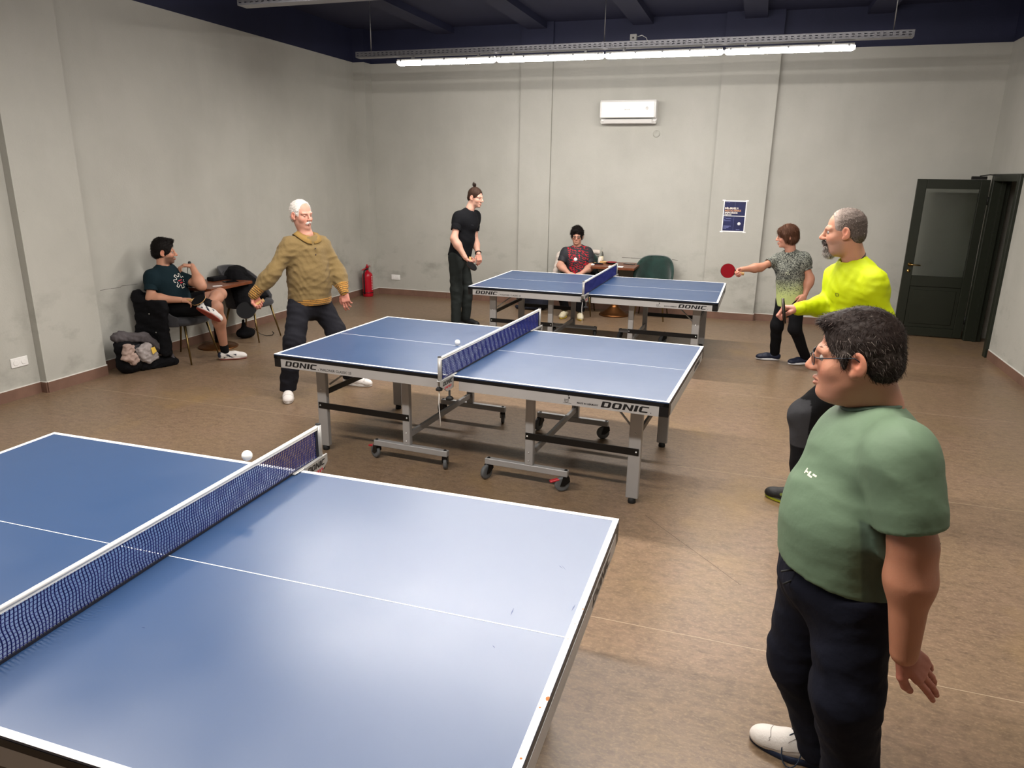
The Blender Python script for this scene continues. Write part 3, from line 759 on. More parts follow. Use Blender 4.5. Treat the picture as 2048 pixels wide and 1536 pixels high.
for i, ((x, y), a, lab, _n) in enumerate(TB):
    t = t0 if i == 0 else copy_tree(t0)
    t.location = (x, y, 0); t.rotation_euler = (0, 0, a); tag(t, lab, 'table', 'table tennis tables'); tabs.append(t)
# wear on the nearest table only
wear = [o for o in tabs[2].children if o.name.startswith('table_top_half')]
wr_h = [o for o in wear if max(v.co.x for v in o.data.vertices) > 1][0]
def near_local(u, v): 
    P = at_z(u, v, .76); a = TB[2][1]; dx, dy = P[0]-TB[2][0][0], P[1]-TB[2][0][1]
    return dx*math.cos(a)+dy*math.sin(a), -dx*math.sin(a)+dy*math.cos(a)
for (u0, v0, u1, v1, w) in ((1117, 1130, 1126, 1137, .0025), (1122, 1129, 1133, 1141, .0015), (1021, 1231, 1028, 1215, .004), (1143, 1222, 1151, 1208, .004), (985, 1290, 990, 1296, .003), (283, 1254, 291, 1256, .003)):
    a = near_local(u0, v0); b = near_local(u1, v1); t = unit(np.array(b)-a); nn = np.array([-t[1], t[0]])*w/2
    MB().add([(*(np.array(a)), .7595), (*((np.array(a)+b)/2-nn), .7595), (*np.array(b), .7595), (*((np.array(a)+b)/2+nn), .7595)], [(0, 1, 2, 3)]).build('scuff_mark', 'mark_dark', wr_h)
for (u, v, s) in ((1096, 1397, .011), (1080, 1415, .004), (1196, 1161, .004), (1184, 1173, .003), (1166, 1218, .005), (1150, 1248, .003), (1136, 1278, .003), (1222, 1057, .003), (1042, 1517, .005)):
    x, y = near_local(u, v); r = np.random.RandomState(u); n = 7
    MB().add([(min(1.3715, x+s*(.5+.5*r.rand())*math.cos(6.28*k/n)), y+s*(.5+.6*r.rand())*math.sin(6.28*k/n), .7604) for k in range(n)], [tuple(range(n))]).build('paint_chip', 'chip_brown', wr_h)

# ------------------------------------------------------------------ nets
def make_net():
    T = empty('table_tennis_net')
    r = np.random.RandomState(3); p = .0112; n = int(1.79/p); m = MB()
    zs = np.linspace(.768, .905, 12)
    V = []; F = []; o = 0
    for i in range(n+1):
        y = -.895+i*p; ph = .0028*np.sin(zs*70+np.sin(y*9)*2.2+.35*np.sin(i*.37))
        x = .0012*np.sin(zs*50+i)
        hw = .0021
        for k, z in enumerate(zs): V += [(x[k]-hw, y+ph[k], z), (x[k], y+ph[k]-hw, z), (x[k]+hw, y+ph[k], z), (x[k], y+ph[k]+hw, z)]
        for k in range(len(zs)-1):
            for e in range(4): F.append((o+k*4+e, o+k*4+(e+1) % 4, o+(k+1)*4+(e+1) % 4, o+(k+1)*4+e))
        o += 4*len(zs)
    for z in np.arange(.774, .904, .0112):
        ys_ = np.linspace(-.897, .897, 81); hw = .0014
        for k, y in enumerate(ys_):
            zz = z+.001*math.sin(y*40+z*80); V += [(-hw, y, zz), (0, y, zz-hw), (hw, y, zz), (0, y, zz+hw)]
        for k in range(80):
            for e in range(4): F.append((o+k*4+e, o+k*4+(e+1) % 4, o+(k+1)*4+(e+1) % 4, o+(k+1)*4+e))
        o += 4*len(ys_)
    mm = MB(); mm.add(V, F); mm.build('net_mesh', 'net_blue', T)
    # a tape with a soft round top
    tp = MB().tube([(0, -.905, .907), (0, 0, .905), (0, .905, .907)], .0075, 10).box(-.004, .004, -.905, .905, .893, .907); tp.build('top_tape', 'tape_white', T)
    MB().box(-.003, .003, -.9, .9, .7605, .7685).build('bottom_cord', 'net_dark', T)
    for s in (-1, 1):
        MB().box(-.003, .003, min(s*.885, s*.905), max(s*.885, s*.905), .765, .905).build('side_band', 'net_dark', T)
        ps = MB().tube([(0, s*.915, .735), (0, s*.915, .915)], .0125, 12).build('post', 'post_grey', T)
        MB().lathe([(0, 0), (.013, 0), (.011, .004), (0, .005)], 12, c=(0, s*.915, .915)).build('post_cap', 'rubber_black', ps)
        a, b = sorted((s*.70, s*.935)); cl = MB().bbox(-.016, .016, a, b, .7605, .768, .003).build('clamp', 'post_grey', T)
        a2, b2 = sorted((s*.768, s*.94)); MB().poly([(a2, .768), (b2, .772), (b2, .735), ((a2+b2)/2, .685), (a2, .69)] if s > 0 else [(a2, .772), (b2, .768), (b2, .69), ((a2+b2)/2, .685), (a2, .735)], .014, .022, basis((0, 1, 0), (0, 0, 1), (1, 0, 0), (0, 0, 0))).build('clamp_plate', 'post_grey', cl)
        M = basis((0, 1, 0), (0, 0, 1), (1, 0, 0), (.0222, s*.85-.068, .733)); donic(MB(), M, .135, .026).build('lettering', 'print_black', cl)
        sw = MB()
        for k in range(6): sw.poly([(s*.85-.04+k*.016, .706+(k % 2)*.004), (s*.85-.03+k*.016, .706+(k % 2)*.004), (s*.85-.034+k*.016, .722), (s*.85-.044+k*.016, .722)], .022, .0226, basis((0, 1, 0), (0, 0, 1), (1, 0, 0), (0, 0, 0)))
        sw.build('print', 'print_red', cl)
        MB().lathe([(0, 0), (.024, 0), (.026, .008), (.018, .018), (.007, .02), (.007, .06), (0, .06)], 14, c=(.008, s*.80, .615)).build('clamp_screw', 'rubber_black', cl)
        MB().lathe([(0, 0), (.02, 0), (.022, .01), (.012, .022), (.0, .024)], 12, c=(-.004, s*.918, .705)).build('tension_knob', 'rubber_black', cl)
    MB().tube([(-.004, -.918, .705), (-.006, -.921, .62), (-.002, -.917, .54), (.002, -.915, .47)], .0022, 6).build('tension_cord', 'tape_white', T)
    return T
n0 = make_net(); NL = ['blue mesh net with white tape clamped across the middle table', 'blue mesh net with white tape clamped across the table by the far wall', 'blue mesh net with white tape clamped across the chipped-edge table']
for i, ((x, y), a, lab, _n) in enumerate(TB):
    t = n0 if i == 0 else copy_tree(n0); t.location = (x, y, 0); t.rotation_euler = (0, 0, a); tag(t, NL[i], 'net', 'table tennis nets')
# ------------------------------------------------------------------ chairs, small tables, bags and small things
mat('velvet_grey', '#2c2c30', .85, sheen=.15, bump=(40, .15), var=(8, .15)); mat('velvet_green', '#0f2f29', .8, sheen=.3, bump=(40, .15), var=(9, .3)); mat('seam_grey', '#2c2c30', .9); mat('seam_green', '#0f2f29', .85)
mat('wood_top', '#6b3a22', .35, var=(14, .18), bump=(30, .1, (1, 12, 1))); mat('bronze', '#7a4f2c', .38, metal=.9, var=(10, .1)); mat('column_black', '#141416', .45, metal=.3)
mat('black_cloth', '#0d0d10', .92, bump=(60, .3), var=(14, .25), spec=.2); mat('grey_cloth', '#4c4749', .9, bump=(60, .35), var=(12, .2)); mat('beige_cloth', '#a08a80', .9, bump=(50, .3), var=(10, .15)); mat('pale_cloth', '#9e9694', .85, bump=(40, .3), var=(10, .1)); mat('cream_cloth', '#cfc4bb', .9, bump=(30, .35), var=(7, .1)); mat('navy_cloth', '#10121f', .9, bump=(50, .3), var=(10, .2))
mat('print_yellow', '#d9b54a', .6); mat('buckle', '#c9c7c4', .3, metal=.8); mat('metal_leg', '#7d6a45', .36, metal=1.0)
mat('glass_clear', '#f3f6f4', .03, trans=1.0, ior=1.3); mat('bottle_label', '#e4d9bb', .6); mat('cap_black', '#111113', .5); mat('phone_black', '#0b0b0d', .15); mat('paper_white', '#f4f4f5', .6); mat('rubber_red', '#8c0d1c', .7, spec=.25); mat('rubber_dark', '#131314', .85, spec=.12); mat('racket_wood', '#c39b66', .45, var=(30, .15)); mat('handle_dark', '#3a2a22', .5); mat('ball_white', '#f5f3ee', .45)
mat('ext_red', '#a80d22', .3); mat('ext_black', '#101011', .5); mat('ext_label', '#d8d3d0', .5)

def chair(name, loc, rz, cloth, seam, label, diamonds=False):
    """tub chair: local +x is the front; seat 0.47 high"""
    t = empty(name, loc, rz)
    n, mh = 41, 9; V = []; F = []
    def pt(i, j, side):
        q = math.radians(-128+256*i/(n-1)); s = j/(mh-1)
        back = .5+.5*math.cos(q)
        e = max(0.0, (back-.12)/.88); e = e*e*(3-2*e)
        top = .50+.37*e
        z = .40+(top-.40)*s
        lean = .09*e*s+.012*s
        rx = .255+lean; ry = .275+.02*s*(1-e)
        rr = 1.0+(.0 if side == 0 else -.16*(1-.25*s))
        th = .5*(math.cos((s-.5)*math.pi))**.4 if 0 < s < 1 else 0
        k = 1.0-.13*(side)*(1 if s < 1 else .55)
        zz = z if not side else z-(.012 if s == 1 else 0)
        return (-math.cos(q)*rx*k-.0, math.sin(q)*ry*k, zz)
    for side in (0, 1):
        for i in range(n):
            for j in range(mh): V.append(pt(i, j, side))
    S = n*mh
    for i in range(n-1):
        for j in range(mh-1):
            a = i*mh+j; F.append((a, a+mh, a+mh+1, a+1)); F.append((S+a, S+a+1, S+a+mh+1, S+a+mh))
        a = i*mh+mh-1; F.append((a, a+mh, S+a+mh, S+a)); a = i*mh; F.append((a, S+a, S+a+mh, a+mh))
    for i in (0, n-1):
        for j in range(mh-1):
            a = i*mh+j; q = (a, a+1, S+a+1, S+a); F.append(q if i == 0 else q[::-1])
    sh = MB().add(V, F, True).build('backrest_shell', cloth, t)
    lines = MB()
    if diamonds:
        for sgn in (-1, 1):
            for i0 in range(-4, 9, 2):
                pts = []
                for st in range(13):
                    j = st/12; i = (n-1)/2+sgn*((i0-2)*3+9*j)
                    if 3 < i < n-4: 
                        i1 = int(round(i)); p = np.array(pt(i1, 0, 1))*(1-j)+np.array(pt(i1, mh-1, 1))*j; p[:2] *= .985; pts.append(p)
                if len(pts) > 2: lines.tube(pts, .005, 5)
    else:
        for i in range(9, n-8, 3): lines.tube([np.array(pt(i, j, 1))*np.array([.985, .985, 1]) for j in range(1, mh-1)], .003, 5)
    lines.build('stitched_seam', seam, sh)
    prof = []
    V = []; F = []; m = 28
    rings = [(.0, .405, 1.0), (.92, .405, 1), (1.0, .425, 1), (1.0, .45, 1), (.93, .474, 1), (.5, .486, 1), (0, .488, 1)]
    for (r, z, _) in rings:
        for k in range(m):
            q = 2*math.pi*k/m; cx = math.cos(q); sx = math.sin(q)
            sup = (abs(cx)**3+abs(sx)**3)**(-1/3)
            V.append((.03+cx*sup*r*.235, sx*sup*r*.232, z))
    for i in range(len(rings)-1):
        for k in range(m): F.append((i*m+k, i*m+(k+1) % m, (i+1)*m+(k+1) % m, (i+1)*m+k))
    MB().add(V, F, True).build('seat_cushion', cloth, t)
    for sx in (-1, 1):
        for sy in (-1, 1):
            MB().tube([(sx*.17+.01, sy*.16, .41), (sx*.262, sy*.213, .004)], [.014, .008], 8).tube([(sx*.262, sy*.213, .004), (sx*.2625, sy*.2135, 0)], .009, 8).build('leg', 'metal_leg', t)
    return tag(t, label, 'chair', 'tub chairs with brass legs')
c1 = chair('tub_chair', (-4.075, 1.345, 0), 0, 'velvet_grey', 'seam_grey', 'dark grey velvet tub chair that the man with crossed legs sits on')
c2 = chair('tub_chair', (-4.075, 2.47, 0), 0, 'velvet_grey', 'seam_grey', 'dark grey velvet tub chair with a black bag slumped on it')
c3 = chair('tub_chair', (.37, 5.70, 0), -math.pi/2, 'velvet_green', 'seam_green', 'empty dark green tub chair with diamond stitching by the far wall', True)
c4 = chair('tub_chair', (-.70, 5.66, 0), -math.pi/2+.1, 'velvet_green', 'seam_green', 'tub chair under the sitting person in the red-patterned shirt', True)

def cafe_table(loc, rz, w, d, label, cone):
    t = empty('cafe_table', loc, rz)
    MB().bbox(-w/2, w/2, -d/2, d/2, .708, .742, .004).build('table_top', 'wood_top', t)
    MB().box(-.17, .17, -.02, .02, .69, .708).box(-.02, .02, -.17, .17, .69, .708).build('spider_bracket', 'column_black', t)
    MB().tube([(0, 0, .05), (0, 0, .70)], .032, 16).build('column', 'column_black', t)
    if cone:
        prof = [(0, 0), (.215, 0), (.222, .012), (.205, .028)]+[(.205-.15*(k/10)+(.003 if k % 2 else 0), .028+.11*(k/10)**1.25) for k in range(1, 11)]+[(.05, .17), (.045, .21), (0, .21)]
    else:
        prof = [(0, 0), (.215, 0), (.222, .008)]+[(.222-.018*k-(.0 if k % 2 else .004), .012+.0035*k+(.006 if k % 2 else 0)) for k in range(0, 9)]+[(.05, .055), (0, .055)]
    MB().lathe(prof, 40).build('base', 'bronze', t)
    return tag(t, label, 'table', 'small café tables with round ringed bases')
cafe_table((-4.12, 1.915, 0), 0, .56, .70, 'brown wooden café table with round base between the two grey chairs', False)
cafe_table((-.165, 5.68, 0), 0, .62, .68, 'brown wooden café table with bronze cone base beside the green chair', True)

# ---- rackets
def racket(name, c, ax, nrm, front, back, label, rim='handle_dark'):
    """c = blade centre, ax = direction from blade centre to handle, nrm = face normal (front rubber side)"""
    ax = unit(ax); nrm = unit(np.asarray(nrm, float)-ax*(np.asarray(nrm, float)@ax)); sd = np.cross(nrm, ax)
    t = empty(name); t.matrix_world = basis(ax, sd, nrm, c)
    def outline(r, tail):
        pts = []
        for k in range(33):
            q = math.radians(28+(360-56)*k/32); pts.append((r*1.04*math.cos(q), r*.98*math.sin(q)))
        return pts+([(.086, -.018), (.086, .018)] if tail else [(.068, -.03), (.068, .03)])
    MB().poly(outline(.0765, True), -.003, .003).build('blade', rim, t)
    MB().poly(outline(.0755, False), .003, .0068).build('rubber', front, t)
    MB().poly(outline(.0755, False), -.0068, -.003).build('rubber', back, t)
    h = MB(); xs = [(.075, .012, .010), (.09, .0145, .0115), (.13, .0135, .011), (.165, .015, .0115), (.178, .017, .012)]
    n = 12; V = []; F = []
    for x, a, b in xs:
        for k in range(n): q = 2*math.pi*k/n; V.append((x, a*math.cos(q), b*math.sin(q)))
    for i in range(len(xs)-1):
        for k in range(n): F.append((i*n+k, i*n+(k+1) % n, (i+1)*n+(k+1) % n, (i+1)*n+k))
    F += [tuple(range(n))[::-1], tuple(range((len(xs)-1)*n, len(xs)*n))]
    h.add(V, F, True).build('handle', 'racket_wood', t)
    tag(t, label, 'racket')
    return t

# ---- on the café table by the far wall
zt = .742
def bottle(name, loc, label, capped=False, s=1.0):
    t = empty(name, loc)
    prof = [(0, 0), (.030, 0), (.033, .006), (.033, .105), (.030, .13), (.016, .165), (.0125, .185), (.0125, .215), (.0145, .22), (.0145, .226), (0, .226)]
    MB().lathe([(r*s, z*s) for r, z in prof], 20).build('glass_body', 'glass_clear', t)
    MB().lathe([(.0334*s, .035*s), (.0337*s, .036*s), (.0337*s, .095*s), (.0334*s, .096*s)], 20).build('label', 'bottle_label', t)
    if capped: MB().lathe([(0, .21*s), (.016*s, .21*s), (.017*s, .245*s), (.013*s, .25*s), (0, .25*s)], 16).build('cap', 'cap_black', t)
    return tag(t, label, 'bottle')
bottle('glass_bottle', (-.425, 5.83, zt), 'clear glass bottle with pale label on the café table by the far wall')
racket('table_tennis_racket', (-.265, 5.80, zt+.0075), (-.9, -.35, 0), (0, 0, 1), 'rubber_red', 'rubber_dark', 'red racket lying flat on the café table')
racket('table_tennis_racket', (-.245, 5.74, zt+.023), (-1, .10, 0), (0, 0, 1), 'rubber_red', 'rubber_dark', 'red racket lying on top of another racket on the café table')
racket('table_tennis_racket', (-.42, 5.60, zt+.0075), (-.6, .75, 0), (0, 0, 1), 'rubber_dark', 'rubber_red', 'black racket lying on the café table below the glass bottle')
pp = MB().box(-.105, .105, -.075, .075, 0, .001).build('paper_sheet', 'paper_white'); pp.location = (-.135, 5.455, zt+.0005); pp.rotation_euler = (0, 0, .05); tag(pp, 'white sheet of paper on the café table', 'paper')
ph = MB().bbox(-.04, .04, -.08, .08, 0, .009, .003).build('phone', 'phone_black'); ph.location = (.0, 5.80, zt); ph.rotation_euler = (0, 0, 1.2); tag(ph, 'black phone on the café table beside the red rackets', 'phone')
eb = MB().bbox(-.025, .025, -.02, .02, 0, .022, .007).build('earbud_case', 'plastic_white'); eb.location = (-.47, 5.46, zt); tag(eb, 'small white case at the corner of the café table', 'case')
# cream jacket over the back of that chair
def cloth_thing(name, prims, vox, m, label, cat, seed, amp=.006, freq=26, subs=(), cuts=(), origin=None, parent=None, axis=(0, 0, 1)):
    V, F = mesh_sdf(prims, vox, subs=subs, cuts=list(cuts), disp=folds(seed, freq, amp, axis))
    o = np_mesh(name, V, F, m, parent, origin=origin if origin is not None else (0, 0, 0))
    if origin is not None and parent is None: o.location = origin
    if label: tag(o, label, cat)
    return o
cloth_thing('jacket', [Cone((-1.02, 5.72, .84), (-.92, 5.93, .88), .035, .04, .05), Cone((-.92, 5.93, .88), (-.5, 5.96, .88), .035, .035, .05), Cone((-1.03, 5.73, .83), (-1.06, 5.66, .50), .05, .07, .06), Cone((-1.04, 5.6, .72), (-1.08, 5.58, .42), .03, .05, .06), Cone((-.44, 5.80, .80), (-.41, 5.7, .60), .03, .04, .05)], .011, 'cream_cloth', 'cream white jacket hung over the chair back by the far wall', 'jacket', 5, .010, 30, origin=(-1.0, 5.7, .42), cuts=[((0, YB-.014, 0), (0, 1, 0))])
cloth_thing('duffel_bag', [Ell((-1.44, 5.73, .20), (.27, .15, .19), k=.05), Cone((-1.65, 5.6, .035), (-1.3, 5.58, .04), .03, .03, .05), Ell((-1.30, 5.70, .10), (.16, .14, .10), k=.05)], .014, 'navy_cloth', 'dark navy bag on the floor beside the chair by the far wall', 'bag', 6, .008, 24, origin=(-1.44, 5.73, 0), cuts=[((0, 0, 0.001), (0, 0, -1))])

# ---- left side: things on and around the café table
def water_bottle(loc):
    t = empty('water_bottle', loc)
    MB().lathe([(0, 0), (.032, 0), (.035, .006), (.035, .15), (.028, .18), (.015, .20), (.013, .215), (0, .215)], 20).build('bottle_body', 'glass_clear', t)
    MB().lathe([(0, .205), (.017, .205), (.018, .235), (.012, .25), (0, .252)], 16).build('cap', 'cap_black', t)
    return tag(t, 'clear water bottle with black cap on the café table between grey chairs', 'bottle')
water_bottle((-4.30, 1.80, zt))
cs = MB().bbox(-.11, .11, -.06, .06, 0, .045, .01).build('pencil_case', 'black_cloth'); cs.location = (-4.22, 2.13, zt); cs.rotation_euler = (0, 0, 1.45); tag(cs, 'flat black case on the café table between grey chairs', 'case')
nb = MB().bbox(-.075, .075, -.055, .055, 0, .012, .003).build('notebook', 'phone_black'); nb.location = (-4.0, 2.08, zt); nb.rotation_euler = (0, 0, 1.1); tag(nb, 'thin dark notebook near the café table edge by the black bag', 'notebook')
ts = MB().box(-.05, .05, -.02, .02, 0, .002).build('card', 'paper_white'); ts.location = (-3.925, 1.77, zt); ts.rotation_euler = (0, 0, .9); tag(ts, 'small white card beside the elbow on the café table', 'card')
# black coat hanging over the near arm of the first chair
coat = cloth_thing('coat', [Box((-4.17, 1.035, .40), (.20, .035, .29), r=.03, k=.04), Cone((-4.36, 1.06, .70), (-4.02, 1.06, .60), .05, .045, .06), Cone((-4.36, 1.09, .72), (-4.36, 1.20, .66), .05, .04, .06), Cone((-4.33, 1.02, .35), (-4.37, .98, .20), .045, .05, .05), Cone((-4.02, 1.01, .30), (-3.99, .98, .16), .04, .05, .05)], .011, 'black_cloth', 'black coat draped over the arm of the grey chair', 'coat', 8, .011, 46, origin=(-4.17, 1.03, .1))
for (x, z) in ((-4.14, .55), (-4.08, .36), (-4.03, .25)): 
    b = MB().lathe([(0, 0), (.008, 0), (.006, .004), (0, .004)], 10, M=basis((1, 0, 0), (0, 0, 1), (0, -1, 0), (x+4.17, -.051, z-.1))).build('button', 'buckle', coat)
# backpack heap on the floor
bp = cloth_thing('backpack', [Box((-4.20, .74, .17), (.075, .15, .16), r=.06, k=.06), Ell((-4.17, .70, .09), (.10, .15, .09), k=.05), Ell((-4.21, .66, .28), (.06, .08, .08), k=.05)], .010, 'black_cloth', 'black backpack standing on the floor in the corner of the pilaster', 'backpack', 9, .008, 45, origin=(-4.2, .74, 0), cuts=[((0, 0, .001), (0, 0, -1))])
oo = (-4.2, .74, 0)
def bpart(name, prims, vox, m, seed, amp=.005, freq=34): return cloth_thing(name, prims, vox, m, None, None, seed, amp, freq, origin=oo, parent=bp)
MB().tube([(.02, -.02, .30), (.09, -.03, .26), (.115, -.01, .16), (.10, .0, .05)], .012, 6).build('strap', 'seam_grey', bp)
bk = MB()
for a, b in (((.086, -.075, .235), (.086, -.025, .235)), ((.086, -.075, .265), (.086, -.025, .265)), ((.086, -.075, .235), (.086, -.075, .265)), ((.086, -.025, .235), (.086, -.025, .265))): bk.tube([a, b], .0035, 5)
bk.build('buckle', 'buckle', bp)
MB().bbox(.055, .08, -.14, .06, .225, .275, .008).build('top_band', 'seam_grey', bp)
cloth_thing('hoodie', [Cone((-4.20, .66, .36), (-4.12, .86, .33), .05, .045, .05), Cone((-4.12, .86, .33), (-4.04, 1.02, .16), .045, .035, .05), Cone((-4.04, 1.02, .16), (-4.0, 1.08, .07), .035, .03, .04), Ell((-4.22, .64, .37), (.06, .09, .05), k=.05)], .009, 'grey_cloth', 'grey hooded top thrown over the black backpack', 'hoodie', 10, .012, 55, origin=(-4.12, .86, .05))
cloth_thing('scarf', [Box((-4.085, .60, .23), (.035, .055, .085), np.array(Matrix.Rotation(.35, 3, 'X')), .02, .03), Box((-4.075, .65, .15), (.03, .05, .05), np.array(Matrix.Rotation(-.4, 3, 'X')), .02, .03)], .007, 'beige_cloth', 'beige cloth bunched against the backpack front', 'scarf', 12, .011, 62, origin=(-4.08, .62, .13))
pl = cloth_thing('shirt_bundle', [Box((-4.065, .79, .20), (.045, .085, .075), np.array(Matrix.Rotation(-.35, 3, 'X')), .03, .03), Box((-4.055, .85, .13), (.04, .075, .045), np.array(Matrix.Rotation(-.2, 3, 'X')), .025, .03)], .007, 'pale_cloth', 'pale folded shirt with a yellow badge stuffed by the backpack', 'shirt', 13, .009, 58, origin=(-4.05, .80, .1))
MB().poly([(-.03, -.028), (.035, -.02), (.04, .03), (-.01, .036)], 0, .003, basis((0, .9, .2), (-.35, -.2, .92), (.93, 0, .36), (.048, .035, .105))).build('badge', 'print_yellow', pl)
cloth_thing('trousers_heap', [Cone((-4.10, .92, .05), (-3.98, 1.10, .035), .06, .03, .05), Cone((-4.12, .80, .05), (-4.05, .98, .05), .06, .05, .05), Ell((-4.05, 1.03, .05), (.09, .10, .05), k=.05)], .009, 'black_cloth', 'black crumpled clothes lying on the floor beside the backpack', 'clothes', 14, .011, 60, origin=(-4.05, .95, 0), cuts=[((0, 0, .001), (0, 0, -1))])
# black bag slumped on the second chair, pouch and cable below
b2 = cloth_thing('shoulder_bag', [Ell((-4.16, 2.36, .72), (.10, .15, .17), k=.06), Cone((-4.10, 2.30, .80), (-3.97, 2.42, .60), .08, .09, .07), Cone((-4.00, 2.28, .62), (-3.90, 2.20, .44), .13, .115, .07), Cone((-4.12, 2.42, .80), (-3.98, 2.56, .62), .07, .07, .07), Cone((-3.98, 2.42, .62), (-3.92, 2.52, .52), .06, .05, .06), Ell((-4.05, 2.62, .505), (.14, .10, .02), k=.03)], .011, 'black_cloth', 'large black bag slumped over the grey chair beside the café table', 'bag', 15, .010, 48, origin=(-4.08, 2.38, .5))
MB().tube([(.10, -.02, .33), (.17, .05, .24), (.19, .10, .10), (.15, .16, .03)], .012, 6).build('strap', 'seam_grey', b2)
MB().bbox(.165, .18, .05, .075, .17, .21).build('buckle', 'buckle', b2)
cloth_thing('pouch', [Ell((-4.14, 2.44, .06), (.10, .13, .065), k=.04), Cone((-4.15, 2.43, .10), (-4.13, 2.40, .22), .035, .016, .05)], .009, 'black_cloth', 'small black drawstring pouch on the floor under the grey chair', 'pouch', 16, .006, 36, origin=(-4.14, 2.44, 0), cuts=[((0, 0, .001), (0, 0, -1))])
cb = MB().tube([(-4.06, 2.50, .11), (-4.02, 2.56, .03), (-3.97, 2.60, .005), (-3.92, 2.66, .005), (-3.97, 2.76, .005), (-4.05, 2.84, .005)], .004, 6).build('cable', 'rubber_black'); tag(cb, 'thin black cable trailing on the floor behind the pouch', 'cable')

# ---- fire extinguisher in the corner
fe = empty('fire_extinguisher', (-4.30, 5.765, 0))
MB().lathe([(0, 0), (.078, 0), (.085, .012), (.085, .335), (.078, .37), (.05, .40), (.024, .415), (.022, .44), (0, .44)], 28).build('cylinder', 'ext_red', fe)
MB().lathe([(.0852, .06), (.0862, .061), (.0862, .072), (.0852, .073)], 28).build('band', 'ext_black', fe)
MB().lathe([(0, .43), (.022, .43), (.022, .465), (0, .465)], 14).build('valve', 'ext_black', fe)
MB().bbox(-.016, .016, -.09, .03, .462, .474, .003, Matrix.Rotation(.15, 4, 'X')).bbox(-.014, .014, -.075, .03, .49, .502, .003, Matrix.Rotation(-.12, 4, 'X')).build('lever', 'ext_red', fe)
MB().lathe([(0, .468), (.03, .468), (.012, .51), (.006, .53), (0, .53)], 14).build('safety_cap', 'ext_red', fe)
MB().tube([(.0, -.02, .45), (-.01, -.075, .43), (-.012, -.093, .36), (-.012, -.094, .12), (-.012, -.092, .05)], .011, 8).build('hose', 'ext_black', fe)
V = []; 
lb = MB()
for k in range(6):
    q0 = math.radians(-62+k*10); q1 = math.radians(-62+(k+1)*10)
    lb.add([(.0856*math.cos(q), .0856*math.sin(q), z) for q in (q0, q1) for z in (.10, .32)], [(0, 2, 3, 1)])
lb.build('label', 'ext_red', fe)
lt = MB()
for i, z in enumerate(np.linspace(.12, .33, 9)): lt.add([(.0862*math.cos(q), .0862*math.sin(q), zz) for q in (math.radians(-12), math.radians(2)) for zz in (z-.008, z+.006)], [(0, 2, 3, 1)])
lt.build('lettering', 'ext_label', fe)
tag(fe, 'red fire extinguisher standing in the room corner', 'fire extinguisher')

# ---- balls
def ball(c, label):
    o = np_mesh('table_tennis_ball', *_sph, 'ball_white'); o.location = tuple(c); tag(o, label, 'ball'); return o
_q = np.linspace(0, np.pi, 17); _p = np.linspace(0, 2*np.pi, 33)[:-1]
_V = np.array([(.02*math.sin(a)*math.cos(b), .02*math.sin(a)*math.sin(b), .02*math.cos(a)) for a in _q for b in _p]); _F = np.array([(i*32+j, (i+1)*32+j, (i+1)*32+(j+1) % 32, i*32+(j+1) % 32) for i in range(16) for j in range(32)])
_sph = (_V, _F)
ball(at_depth(494, 911, 2.55), 'white ball flying over the far edge of the chipped-edge table')
b_ = at_z(915, 684.5, .782); ball((b_[0], b_[1], .7815), 'white ball touching the middle table beside its net')
ball(at_depth(1151, 519, 8.0), 'white ball flying over the table by the far wall')
# ------------------------------------------------------------------ people
mat('skin', '#c99a80', .5, attr=True, sss=.12, spec=.4, bump=(220, .06)); mat('hair', '#2a2220', .6, attr=True, spec=.15); mat('eye_white', '#a89e97', .3); mat('iris', '#2f2a24', .1)
mat('cloth', '#808080', .88, attr=True, bump=(15, .5), spec=.2); mat('sport', '#808080', .65, attr=True, bump=(11, .35), spec=.3); mat('knit', '#808080', .92, attr=True, sheen=.1, bump=(22, .5), spec=.2)
mat('shoe', '#808080', .55, attr=True, bump=(90, .15)); mat('sole', '#808080', .6, attr=True); mat('lace', '#1d2a3a', .8); mat('stitch_grey', '#9a938d', .8); mat('lace_white', '#e8e6e2', .8); mat('frame_metal', '#2a3038', .3, metal=.7); mat('lens', '#ffffff', .0, trans=1.0, ior=1.02); mat('cord_black', '#121212', .7); mat('watch_black', '#111114', .3); mat('mark_pale', '#dfe6c8', .7); mat('mark_dim', '#26282e', .7); mat('sock_black', '#101013', .9, bump=(300, .2))
Z3 = np.array([0, 0, 1.0])
def C(h): return np.array(srgb(h))
class Head:
    def __init__(s, p, F, U=(0, 0, 1), sc=1.0, wide=1.0):
        s.p = np.array(p, float); s.F = unit(F); U = np.array(U, float); s.U = unit(U-s.F*(U@s.F)); s.L = np.cross(s.U, s.F); s.s = sc; s.w = wide
        s.ax = np.array([s.F, s.L, s.U])
    def __call__(s, x, y, z): return s.p+s.s*(x*s.F+y*s.w*s.L+z*s.U)
    def loc(s, V): return ((V-s.p)@s.ax.T)/s.s/np.array([1, s.w, 1])
    def ell(s, c, r, k=.02, rot=None):
        ax = s.ax
        if rot is not None: ax = rot@ax
        return Ell(s(*c), np.array(r)*s.s*np.array([1, s.w, 1]), ax, k*s.s)
    def cone(s, a, b, ra, rb, k=.012): return Cone(s(*a), s(*b), ra*s.s, rb*s.s, k*s.s)
